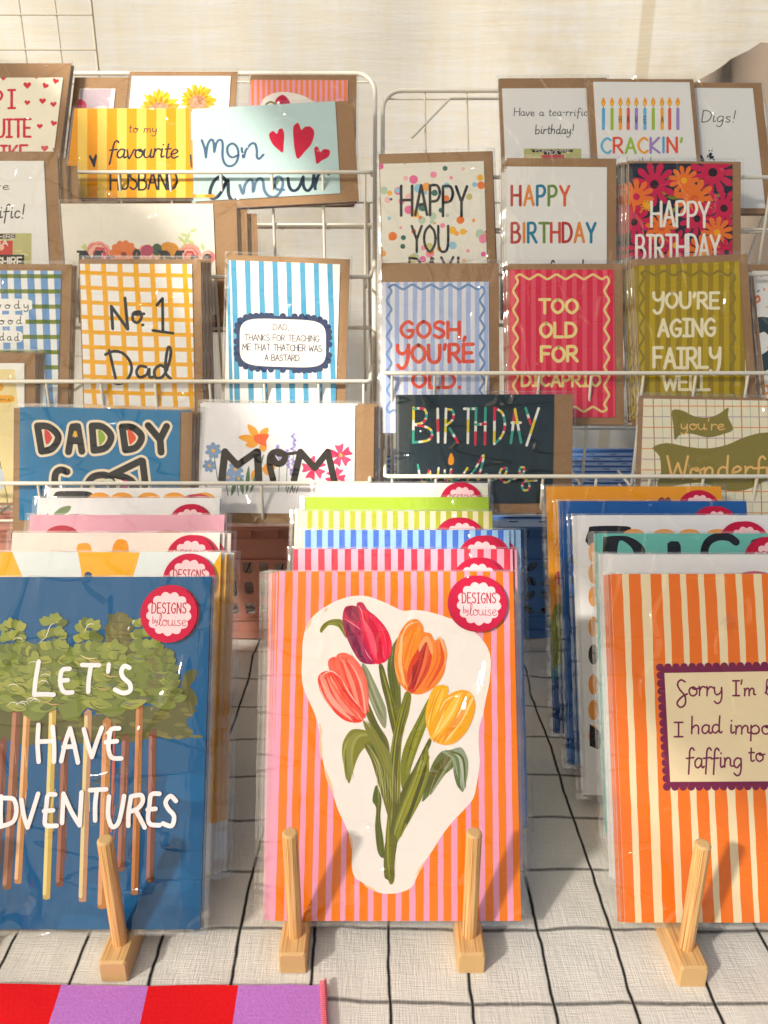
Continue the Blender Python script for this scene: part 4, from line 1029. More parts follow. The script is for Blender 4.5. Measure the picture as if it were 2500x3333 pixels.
def art_floral(a):
    a.rect('#2B2E3C', 1040, 690, 1520, 1600)
    rr = random.Random(2)
    for k in range(36):
        x, y = rr.uniform(1050, 1520), rr.uniform(700, 1300); t = rr.uniform(0, 6.28); a.leaf(rr.choice(['#7C7A24', '#56602A', '#8E8A30']), (x, y), (x+55*math.cos(t), y+55*math.sin(t)), 8)
    for x, y, r, c, q in ((1168, 796, 82, '#C8264E', '#3A2422'), (1420, 745, 86, '#C8264E', '#2E2020'), (1296, 780, 56, '#E8752A', '#F0A81E'), (1090, 850, 66, '#E8742E', '#C8264E'), (1340, 860, 78, '#E8752A', '#D8602A'), (1138, 888, 22, '#F0A81E', '#F0A81E'), (1080, 960, 66, '#C8264E', '#3A2422'), (1468, 900, 70, '#C8264E', '#3A2422'),
                      (1200, 985, 62, '#E8752A', '#D05A26'), (1352, 945, 66, '#C8264E', '#2E2020'), (1438, 1005, 60, '#E8752A', '#F0A81E'), (1260, 1060, 60, '#C8264E', '#F0A81E'), (1120, 1080, 60, '#C8264E', '#2E2020'), (1380, 1090, 66, '#E8752A', '#F0A81E'), (1480, 1090, 50, '#C8264E', '#2E2020'), (1230, 1160, 70, '#E8752A', '#F0A81E'), (1400, 1200, 70, '#C8264E', '#2E2020'), (1100, 1200, 70, '#E8752A', '#F0A81E')):
        
        r = r*1.16
        for j in range(11):
            t = 2*math.pi*j/11+x; t2 = t+.16
            a.blob(c, [(x+r*.2*math.cos(t), y+r*.2*math.sin(t)), (x+r*.8*math.cos(t-.2), y+r*.8*math.sin(t-.2)), (x+r*1.02*math.cos(t), y+r*1.02*math.sin(t)), (x+r*.8*math.cos(t+.2), y+r*.8*math.sin(t+.2))], 3)
        a.ell(c, x, y, r*.5); a.ell(q, x, y, r*.2)
    a.text('#F2EDE6', 1155, 978, 'HAPPY', 106, 250, .11, gap=1.2); a.text('#F2EDE6', 1090, 1122, 'BĪRTHDAY', 106, 360, .11, gap=1.0)
card((1058, 704), (1505, 708), 'R', 2, .001, 20, R2, 'dark card covered in pink and orange flowers reading HAPPY BIRTHDAY', 'pink and orange flowers', art_floral, env=(-.001, .0035), copies=4, drift=(-.0032, .001), step=.0045)
# ---- right rack, tier 3
def art_gosh(a):
    a.rect('#E0E2F2', -30, 140, 480, 900)
    a.stripes(['#A9BCE8', None], 150, 900, even(-30, 470, 13, .5), .8)
    wavy_frame(a, '#6F92C4', 10, 22, 178, 424, 720, 5, 7, 10)
    c = '#E2553F'
    a.text(c, 74, 396, 'GOSH,', 68, 284, .23, gap=1.6); a.text(c, 58, 502, "ŸOU'RE", 74, 330, .22, gap=1.4); a.text(c, 124, 612, 'OLD.', 62, 212, .24, gap=1.6)
card((-8, 157), (452, 155), 'R', 3, .000, 20, R4, "lilac-blue striped card with wavy border reading GOSH, YOU'RE OLD.", 'lilac-blue stripes', art_gosh, env=(.0005, .024), copies=2, drift=(-.002, .001))
def art_tooold(a):
    a.rect('#D8304A', 520, 90, 1010, 760)
    a.stripes([None, '#E5566A'], 90, 760, even(522, 1010, 11.0 and 11, .55), .8)
    wavy_frame(a, '#F3D08C', 10, 568, 134, 962, 706, 5, 7, 10)
    c = '#F5DC92'
    a.text(c, 672, 290, 'TOO', 58, 166, .22, gap=1.4); a.text(c, 676, 392, 'OLD', 60, 156, .22, gap=1.4); a.text(c, 680, 498, 'FOR', 62, 158, .22, gap=1.4); a.text(c, 596, 606, 'DĪCAPRĪO', 52, 340, .22, gap=1.4)
card((541, 103), (993, 103), 'R', 3, .000, 21, R4, 'red striped card with cream wavy border starting TOO OLD FOR', 'red striped', art_tooold, env=(-.001, .008), copies=2, drift=(-.0025, .0))
def art_aging(a):
    a.rect('#B9A022', 1040, 50, 1560, 900)
    a.stripes([None, '#9C8420'], 50, 900, even(1056, 1560, 11, .5), .8)
    wavy_frame(a, '#8C7A2E', 10, 1112, 118, 1506, 720, 5, 7, 10)
    c = '#EFE6C4'
    a.text(c, 1165, 268, "ŸOU'RE", 66, 284, .2, gap=1.4); a.text(c, 1186, 390, 'AGĪNG', 72, 246, .19, gap=1.4); a.text(c, 1166, 526, 'FAĪRLŸ', 84, 288, .17, gap=1.2); a.text(c, 1206, 622, 'WELL', 66, 202, .19, gap=1.2)
card((1075, 88), (1533, 66), 'R', 3, .000, 21, R4, "mustard striped card reading YOU'RE AGING FAIRLY WELL in cream letters", 'mustard striped', art_aging, env=(-.001, .0095), copies=3, drift=(-.004, -.001))
def art_partial(a):
    rr = random.Random(9)
    for k in range(46): a.ell(rr.choice(['#E8762A', '#2E6E62', '#D8506A', '#F2B632', '#3C8CA8']), rr.uniform(1595, 2020), rr.uniform(110, 760), rr.choice([4, 6, 8]), rr.choice([3, 6]), rr.uniform(0, 180), 10)
    a.line('#3A4A50', 70, [(1600, 350), (1650, 340), (1700, 390), (1690, 470), (1610, 520)], True); a.line('#E07A2A', 9, [(1602, 232), (1616, 216), (1622, 236), (1606, 246)], True)
    a.line('#E07A2A', 10, [(1640, 612), (1656, 604), (1662, 630), (1650, 640)], True)
card((1592, 108), (2040, 108), 'R', 3, .010, 31, R4, 'white card with confetti and a big dark number, cut off at the right photo edge', 'dark number', art_partial, env=(-.004, .010), copies=1, drift=(-.003, 0))
# ---- right rack, tier 4
def art_bw(a):
    a.rect('#27343A', 50, 620, 760, 1300)
    cs = ['#F0EFEA', '#E3CE3A', '#F0EFEA', '#3FA690', '#F0EFEA', '#D8304A']
    rr = random.Random(1)
    def striped(pts, w_, sm=False):
        q = crom(pts, 6) if sm else [pts[0]]+[(pts[0][0]+(pts[-1][0]-pts[0][0])*k/6, pts[0][1]+(pts[-1][1]-pts[0][1])*k/6) for k in range(1, 7)] if len(pts) == 2 else pts
        o_ = rr.randrange(6); st = 2 if sm else 2
        i = 0
        a.ribbon('#F0EFEA', w_*a.sc(q[0]), [a.P(p) for p in q])
        while i < len(q)-1:
            c = cs[(o_+i//st) % 6]
            if c != '#F0EFEA': a.ribbon(c, w_*a.sc(q[0]), [a.P(p) for p in q[i:i+st+1]])
            i += st
    for ps in (((128, 700), (126, 850)), ((232, 704), (234, 848)), ((268, 704), (264, 850)), ((346, 704), (392, 704)), ((364, 704), (362, 852)), ((398, 702), (394, 858)), ((438, 702), (436, 858)), ((396, 772), (438, 770)),
               ((478, 700), (476, 856)), ((548, 852), (566, 706)), ((566, 706), (592, 850)), ((552, 764), (590, 764)), ((612, 702), (634, 770)), ((668, 702), (616, 862)), ((284, 790), (320, 850))): striped(list(ps), 11)
    striped([(128, 704), (170, 704), (184, 730), (170, 762), (130, 772)], 10, True); striped([(130, 772), (190, 786), (208, 812), (190, 840), (128, 850)], 10, True)
    striped([(268, 706), (296, 712), (298, 748), (268, 776)], 10, True); striped([(478, 700), (512, 724), (522, 780), (506, 826), (476, 856)], 10, True)
    a.blob('#F2981E', [(290, 895), (302, 920), (298, 944), (280, 944), (278, 922)])
    for ps in ([(146, 946), (160, 1010), (182, 1016), (196, 970), (206, 1014), (228, 1010), (236, 960)], [(262, 970), (266, 1012), (280, 1004), (290, 966)], [(292, 970), (288, 1010), (330, 1000), (360, 960)], [(360, 1012), (396, 960), (430, 904), (420, 960), (404, 1010), (440, 985), (452, 1012), (480, 1010)],
               [(482, 1006), (520, 990), (530, 962), (506, 966), (500, 1000), (524, 1022), (556, 1006)], [(560, 1008), (596, 990), (606, 960), (588, 960), (590, 990), (624, 1020), (624, 1052), (600, 1052), (604, 1020), (660, 1014)]): striped(ps, 9, True)
card((65, 644), (735, 641), 'R', 4, -.004, 14, R4, 'dark slate landscape card reading BIRTHDAY wishes in candle-striped letters', 'BIRTHDAY wishes', art_bw, True, env=(.006, .000), copies=1, drift=(-.004, .0))
def art_wonder(a):
    a.rect('#EEE6CC', 1100, 640, 1920, 1400)
    for k in range(17): a.line('#8C7A3A' if k % 2 == 0 else '#A9C7B0', 4 if k % 2 == 0 else 3, [(1162+38*k, 640), (1182+38*k, 1400)])
    for k in range(11): a.line('#E2903C' if k % 2 == 0 else '#B9A0B0', 4, [(1100, 692+46*k), (1920, 694+46*k)])
    ol = '#8A7F3A'
    a.blob(ol, [(1244, 712), (1290, 712), (1340, 736), (1400, 742), (1450, 724), (1488, 698), (1486, 738), (1508, 792), (1470, 812), (1400, 828), (1330, 812), (1280, 816), (1256, 838), (1250, 780)], 3)
    a.blob(ol, [(1160, 872), (1220, 852), (1300, 866), (1390, 876), (1480, 860), (1560, 826), (1660, 806), (1820, 830), (1900, 880), (1900, 990), (1800, 1010), (1690, 1000), (1600, 1040), (1540, 1058), (1450, 1054), (1380, 1024), (1290, 1030), (1184, 1044), (1196, 980), (1190, 910)], 3)
    c = '#F0BF74'
    a.text(c, 1282, 794, "you're", 50, 190, .1, gap=.5); a.text(c, 1224, 1004, 'Wonderful', 96, 520, .1, gap=.6)
card((1122, 660), (1838, 672), 'R', 4, -.004, 16, R4, "cream checked landscape card with olive ribbons reading you're Wonderful", 'Wonderful', art_wonder, True, env=(-.006, .002), copies=1, drift=(.002, .001))
# ------------------------------------------------------------------ large art prints in three bamboo racks
def top_sheet(x, ysrc, align='l', dy=0.0, lean=27.0, w=.210, ratio=297/210):
    y = at_z(x, ysrc, .2825).y+dy
    pl = plane(y, .2825, lean)
    if align == 'l': return Sheet((x, ysrc), (x+300, ysrc), pl, ratio, w)
    return Sheet((x-300, ysrc), (x, ysrc), pl, ratio, w, align='r')
PC = [0]
def art_print(x, ysrc, align, label, short, paint, reg, st=None, paper='paper', copies=1, drift=(.002, 0), sl=(.006, .006, .002, .004), group_label=None, step=.0028, rot=0.0):
    PC[0] += 1
    sh = top_sheet(x, ysrc, align, lean=27.0, ratio=(293 if 900 < x < 1100 else 290)/210)
    grp = 'copies of the %s print in one stack' % short if copies else None
    t = sheet_thing('art_print', sh, label, 'art print', grp)
    x0, x1, y0, y1 = sh.bounds
    m = MB(); m.box(x0, x1, y0, y1, -.0006, -.00003); cb = m.build('sheet', M[paper], t)
    a = Art(sh, reg, .00002); paint(a)
    if a.mb.f: a.build(cb)
    film_mesh(x0-sl[0], x1+sl[1], y0-sl[3], y1+sl[2], .0012, 50+PC[0], amp=.0016, sw=.003).build('sleeve', [M['film'], M['seam']], t)
    for q in (st or []):
        # q: picture x of the centre, picture row of the sticker top
        lx, ly = sh.loc(*S(reg, q[0], q[1])); sticker(t, sh, lx, ly-.0247, .0247, .0034)
    rr = random.Random(PC[0]*3+2)
    for k in range(copies):
        c = copy_tree(t)
        c.matrix_world = Matrix.Translation(sh.n*(-step*(k+1))+sh.ex*(drift[0]*(k+1)+rr.uniform(-.0006, .0006))+sh.ey*(drift[1]*(k+1)+rr.uniform(-.0006, .0004))) @ sh.M @ Matrix.Rotation(R(rr.uniform(-.25, .25)), 4, 'Z')
        c['label'] = '%s copy of the %s print, next behind' % (ORD[k], short) if k == 0 else '%s copy of the %s print, deeper in its stack' % (ORD[k], short)
    return t, sh

def art_tulips(a):
    rr = random.Random(21)
    a.rect('#F0A0C0', -100, -50, 1800, 2400)
    xs = []
    for k in range(-1, 18):
        w_ = rr.uniform(.55, .64); x0_, x1_ = 144+78.9*k, 82+84.6*k; xs.append((x0_, x1_, w_))
    for x0_, x1_, w_ in xs: a.stripes(['#FA7C0A'], -30, 2260, [(x0_+2, x1_-3), (x0_+2+79*w_, x1_-3+85*w_)], 1.8, 26)
    W_ = '#EFE7E3'
    out = [(560, 165), (640, 168), (730, 200), (800, 232), (850, 254), (930, 250), (1010, 262), (1090, 285), (1180, 320), (1270, 372), (1330, 432), (1368, 500), (1378, 580), (1368, 690), (1345, 800), (1330, 880), (1308, 960), (1306, 1080), (1312, 1160), (1296, 1280), (1272, 1380), (1215, 1450), (1140, 1530), (1080, 1610), (1030, 1690), (975, 1770), (935, 1850), (905, 1910), (850, 1940), (780, 1952), (710, 1946), (650, 1915), (600, 1880), (560, 1850), (545, 1790), (545, 1700), (535, 1620), (505, 1540), (462, 1450), (430, 1350), (395, 1250), (370, 1150), (360, 1060), (345, 960), (325, 880), (290, 800), (255, 720), (243, 640), (246, 540), (250, 440), (268, 360), (310, 290), (370, 240), (440, 200), (500, 178)]
    a.blob(W_, out, 4)
    for p in ((380, 262, 400, 236), (272, 372, 300, 300), (352, 1000, 362, 1150), (380, 1200, 440, 1360), (930, 1840, 980, 1760), (530, 1600, 548, 1700), (350, 930, 360, 1020), (620, 1898, 700, 1944)):
        for k in range(4): a.line('#F6C6A0', rr.uniform(5, 11), [(p[0]+rr.uniform(-8, 8), p[1]), ((p[0]+p[2])/2+rr.uniform(-7, 7), (p[1]+p[3])/2), (p[2], p[3])], True, 4, True)
    g1, g2, g3, g4, g5 = '#7C7A1C', '#5C5A1E', '#8E8C22', '#55601F', '#8C8A4E'
    def strokes(cs, pts, wd, n=5, sp=.35):
        for k in range(n):
            o_ = (rr.uniform(-1, 1)*wd*sp, rr.uniform(-1, 1)*wd*sp*.4)
            a.line(cs[k % len(cs)], wd*rr.uniform(.12, .4), [(x+o_[0]+rr.uniform(-3, 3), y+o_[1]) for x, y in pts], True, 5, True)
    # drooping leaf upper left
    a.blob(g1, [(352, 372), (368, 340), (400, 315), (440, 304), (486, 310), (500, 350), (512, 420), (490, 390), (462, 352), (420, 340), (388, 352), (364, 386)]); strokes([g4, g3], [(365, 370), (410, 328), (470, 330), (500, 400)], 30)
    # stems
    a.blob('#8C9070', [(606, 570), (640, 600), (680, 680), (730, 790), (752, 860), (745, 960), (700, 900), (650, 780), (610, 650)]); strokes(['#A2A58A', '#6A7040', '#7E8258'], [(620, 600), (670, 740), (735, 900)], 60, 7)
    a.blob(g4, [(520, 480), (560, 540), (610, 620), (650, 720), (640, 700), (600, 620), (545, 520)])
    a.blob('#6C6A20', [(640, 800), (700, 930), (760, 1030), (770, 1120), (735, 1090), (680, 980), (632, 880)]); strokes([g2, g4], [(650, 850), (710, 980), (765, 1110)], 40)
    a.blob(g2, [(706, 580), (732, 585), (760, 680), (790, 790), (815, 900), (800, 1010), (775, 930), (748, 800), (720, 690)]); strokes([g4, g3], [(718, 600), (762, 770), (800, 950)], 26)
    a.blob('#6B6E24', [(832, 402), (850, 430), (830, 560), (836, 700), (838, 860), (812, 900), (785, 760), (760, 640), (760, 560), (786, 470)]); strokes([g4, g2, g5], [(815, 450), (790, 600), (820, 830)], 60, 7)
    a.blob(g1, [(868, 740), (900, 756), (888, 860), (860, 960), (840, 1080), (835, 1300), (850, 1500), (800, 1700), (798, 1875), (762, 1870), (745, 1650), (760, 1450), (765, 1200), (790, 1010), (820, 880), (845, 800)]); strokes([g3, g2, '#94922A', g4], [(880, 770), (830, 960), (800, 1200), (790, 1500), (782, 1850)], 60, 10)
    # left drooping leaf
    a.blob('#7F7E26', [(640, 980), (560, 964), (520, 990), (490, 1050), (486, 1120), (500, 1200), (525, 1290), (545, 1240), (570, 1160), (600, 1100), (640, 1066), (690, 1060)]); strokes(['#9C9C48', '#6A6A1E', g5, '#8C8C34'], [(640, 1000), (560, 1010), (520, 1100), (528, 1260)], 70, 9)
    a.blob('#6E6C1E', [(620, 1060), (680, 1040), (740, 1120), (780, 1250), (790, 1380), (770, 1500), (735, 1400), (700, 1280), (660, 1150)]); strokes(['#8E8C3A', g2, g4, '#A09E58'], [(650, 1060), (720, 1180), (765, 1400)], 80, 9)
    a.blob('#7C7C30', [(612, 910), (660, 960), (720, 1030), (775, 1120), (790, 1250), (770, 1330), (730, 1200), (680, 1080), (630, 980)]); strokes(['#8C8C40', g1], [(630, 920), (700, 1030), (775, 1250)], 40, 5)
    # right blades
    a.blob('#7A7E1E', [(1012, 770), (1016, 850), (985, 960), (940, 1080), (900, 1200), (870, 1350), (840, 1300), (838, 1160), (870, 1040), (930, 920)]); strokes([g3, '#909432', g2], [(1000, 830), (930, 1000), (870, 1200)], 60, 7)
    a.blob(g2, [(1008, 1020), (1022, 1040), (990, 1120), (940, 1230), (880, 1360), (830, 1490), (800, 1640), (770, 1640), (790, 1480), (850, 1320), (920, 1190), (970, 1090)]); strokes([g4, g1], [(1010, 1040), (930, 1220), (850, 1420), (790, 1620)], 40, 6)
    a.blob('#7E8420', [(995, 1060), (1006, 1150), (1004, 1260), (968, 1370), (900, 1500), (820, 1640), (800, 1700), (800, 1560), (840, 1440), (900, 1300), (960, 1180)]); strokes([g3, g2, '#989A3C', g4], [(990, 1120), (950, 1280), (880, 1450), (820, 1600)], 80, 10)
    a.blob('#4E4E1C', [(984, 1180), (990, 1220), (930, 1400), (880, 1528), (872, 1510), (920, 1360)], 4)
    a.blob('#66703A', [(1006, 1230), (1040, 1150), (1090, 1095), (1150, 1110), (1160, 1180), (1100, 1240), (1050, 1310), (968, 1400), (985, 1320)]); strokes([g4, '#8E9670', g2], [(1130, 1120), (1060, 1210), (990, 1350)], 80, 9)
    a.blob('#8E9A80', [(1082, 1100), (1130, 1090), (1196, 1074), (1226, 1110), (1242, 1160), (1238, 1240), (1212, 1340), (1180, 1300), (1160, 1220), (1140, 1140)]); strokes(['#B0B8A4', '#6A7A4A', '#9CA890', g4], [(1120, 1100), (1190, 1140), (1205, 1310)], 70, 10); strokes([g4], [(1155, 1190), (1180, 1290), (1205, 1335)], 26, 3)
    # lower stems
    a.blob(g4, [(690, 1300), (720, 1380), (715, 1500), (735, 1640), (735, 1735), (700, 1700), (684, 1560), (690, 1440), (668, 1390)]); strokes([g2, g3], [(705, 1340), (705, 1520), (722, 1720)], 30, 5)
    a.blob('#66661C', [(760, 1600), (815, 1620), (800, 1760), (797, 1875), (760, 1868), (738, 1840), (738, 1700)]); strokes([g3, g4, g2], [(770, 1500), (765, 1700), (775, 1860)], 40, 7)
    for k in range(10): a.line('#B8B66A', 3, [(690+k*16, 1180+40*(k % 3)), (700+k*15, 1300), (712+k*13, 1420)], True, 4, True)
    # crimson tulip
    a.blob('#C2144A', [(488, 300), (502, 236), (545, 222), (570, 228), (578, 206), (610, 206), (640, 250), (690, 290), (750, 360), (782, 440), (780, 510), (745, 560), (690, 572), (650, 575), (600, 560), (560, 510), (520, 430), (495, 360)])
    a.blob('#96184A', [(490, 310), (540, 330), (590, 370), (610, 450), (640, 530), (665, 572), (600, 562), (548, 490), (510, 400)]); strokes(['#7C1440', '#B03060', '#A81C50', '#6E1238'], [(520, 330), (570, 430), (630, 560)], 80, 12)
    a.blob('#8E1440', [(505, 245), (540, 225), (572, 232), (590, 290), (580, 320), (530, 300)]); strokes(['#A8204E', '#701030'], [(530, 240), (555, 280), (585, 320)], 40, 5)
    a.blob('#E4103C', [(600, 250), (650, 268), (720, 330), (775, 420), (780, 500), (740, 558), (690, 572), (660, 510), (625, 420), (600, 330)]); strokes(['#F02048', '#C40C34', '#FF4468', '#D01038', '#F0546E'], [(640, 290), (690, 400), (720, 540)], 110, 16)
    for p in (((575, 215), (600, 250), (618, 330)), ((500, 300), (560, 340), (600, 370)), ((620, 480), (640, 520), (668, 555))): a.line('#EE8AA0', 6, list(p), True, 5, True)
    # coral tulip
    a.blob('#EE5A44', [(402, 560), (420, 536), (450, 534), (468, 590), (470, 650), (440, 640), (410, 610)]); strokes(['#F4806C', '#E2402E'], [(420, 550), (440, 620)], 30, 5)
    a.blob('#F26450', [(455, 520), (500, 506), (550, 530), (600, 590), (636, 680), (645, 790), (630, 880), (590, 900), (560, 820), (520, 740), (475, 650), (450, 580)]); strokes(['#F88C78', '#E8402C', '#F07460', '#F9A898', '#E64A36'], [(500, 540), (560, 680), (610, 860)], 110, 16)
    a.blob('#EA3A26', [(340, 670), (360, 628), (410, 614), (460, 640), (500, 690), (550, 770), (600, 850), (612, 910), (560, 926), (490, 905), (420, 840), (365, 760)]); strokes(['#F4604A', '#DC2C1C', '#F88874', '#EE4A34', '#F9A090'], [(390, 650), (460, 780), (580, 900)], 130, 18)
    for p in (((355, 650), (420, 616), (480, 660)), ((480, 660), (530, 750), (590, 830)), ((350, 700), (380, 780), (440, 860))): a.line('#FBB4A4', 9, list(p), True, 5, True)
    # orange tulip
    a.blob('#EE8428', [(800, 560), (808, 460), (840, 370), (890, 312), (940, 308), (972, 350), (976, 380), (1016, 390), (1040, 430), (1070, 412), (1102, 450), (1108, 540), (1096, 630), (1040, 710), (960, 754), (890, 745), (840, 700), (810, 640)])
    strokes(['#F4A050', '#F08A2C', '#E66C1C', '#F7B878'], [(850, 400), (830, 560), (860, 700)], 80, 12); strokes(['#EC7A20', '#F4A050', '#E05018'], [(1070, 440), (1080, 560), (990, 720)], 70, 12)
    a.blob('#F08C1C', [(852, 440), (900, 380), (945, 350), (960, 420), (920, 520), (880, 620), (850, 560)]); strokes(['#F6A838', '#EC7A14'], [(930, 370), (890, 480), (862, 600)], 50, 8)
    a.blob('#D8401C', [(962, 440), (990, 415), (1015, 450), (1025, 520), (1005, 610), (960, 690), (905, 750), (880, 700), (878, 620), (900, 550), (930, 500)]); strokes(['#E25A28', '#B02A1C', '#C83818', '#E8703A', '#A02020'], [(985, 440), (960, 580), (900, 730)], 80, 14)
    a.blob('#F2A064', [(948, 460), (990, 405), (1026, 450), (1030, 520), (1014, 500), (990, 440), (950, 500)], 4); strokes(['#F8C49A'], [(1040, 440), (1075, 420), (1100, 500)], 18, 3); strokes(['#F8C49A'], [(820, 480), (870, 350), (950, 318)], 20, 4)
    for k in range(5): a.line('#8E2020', 4, [(955-k*8, 520+k*14), (935-k*6, 600), (905, 690+k*8)], True, 4, True)
    # yellow tulip
    a.blob('#F2B01E', [(1000, 800), (1020, 740), (1050, 705), (1100, 700), (1124, 722), (1110, 790), (1086, 840), (1060, 900), (1010, 980), (988, 920), (988, 850)]); strokes(['#F8CC58', '#E89C14', '#F6BC30'], [(1080, 720), (1040, 830), (1005, 950)], 60, 9)
    a.blob('#F0A61C', [(1060, 850), (1100, 780), (1160, 740), (1220, 730), (1268, 760), (1284, 830), (1262, 920), (1215, 1000), (1150, 1052), (1080, 1056), (1020, 1020), (1008, 960)]); strokes(['#F7C03C', '#E88E12', '#F9D074', '#EE9A1A', '#F4B42C'], [(1230, 750), (1160, 880), (1060, 1030)], 130, 18)
    for p in (((1070, 860), (1110, 790), (1200, 750)), ((1225, 770), (1200, 840), (1170, 900)), ((1040, 1000), (1060, 950), (1100, 850))): a.line('#FBE2A0', 7, list(p), True, 5, True)
FRONT = (.007, .0065, .0015, .005)
art_print(904, 1860, 'l', 'pink and orange striped art print with four painted tulips, front of the middle rack', 'tulip', art_tulips, TZ, [(1302, 44)], copies=3, drift=(-.0024, -.0002), sl=(.008, .006, .0015, .0045), step=.0022)
def strp(c1, c2, x0, x1, n, y0, y1, a_=.5, sl=0):
    def f(a):
        a.rect(c1, x0-60, y0-20, x1+60, y1); a.stripes([c2, None], y0-15, y1, even(x0, x1, n, a_, sl), 1.2, 30)
    return f
V5 = (700, 1600, 600/1659)
art_print(955, 1787, 'l', 'pink and red striped print just behind the tulip print in the middle rack', 'pink and red striped', strp('#F0AFC6', '#E03A50', 690, 2720, 17, 500, 3400, .48, 0), V5, [((403*Z+550)/V5[2], (352*Z-50)/V5[2])], copies=1, drift=(.004, 0))
art_print(989, 1725, 'l', 'two-tone blue striped print in the middle of the middle rack', 'blue striped', strp('#9CC4EC', '#4A72D0', 812, 2750, 19, 330, 3400, .5, 0), V5, [((420*Z+550)/V5[2], (258*Z-50)/V5[2])], copies=2, drift=(.0065, .0004))
art_print(978, 1664, 'l', 'lime and cream striped print in the middle rack, behind the blue striped one', 'lime striped', strp('#F2E4BC', '#B4B83A', 830, 2560, 18, 170, 3400, .5, 0), V5, [((335*Z+550)/V5[2], (180*Z-50)/V5[2])], copies=2, drift=(-.004, .0003))
def art_green(a):
    a.rect('#A9C83A', 700, 0, 2700, 3400); a.ell('#CFE6E0', 1740, 190, 60, 24); a.ell('#CFE6E0', 1690, 210, 34, 20)
art_print(1000, 1618, 'l', 'bright plain lime green print second from the back of the middle rack', 'lime green', art_green, V5, copies=1, drift=(-.002, 0))
art_print(1031, 1572, 'l', 'pale cream-green print at the very back of the middle rack', 'pale cream-green', lambda a: a.rect('#EDF1DA', 700, -40, 2700, 3400), V5, [((335*Z+550)/V5[2], (28*Z-50)/V5[2])], copies=1, drift=(-.002, 0))

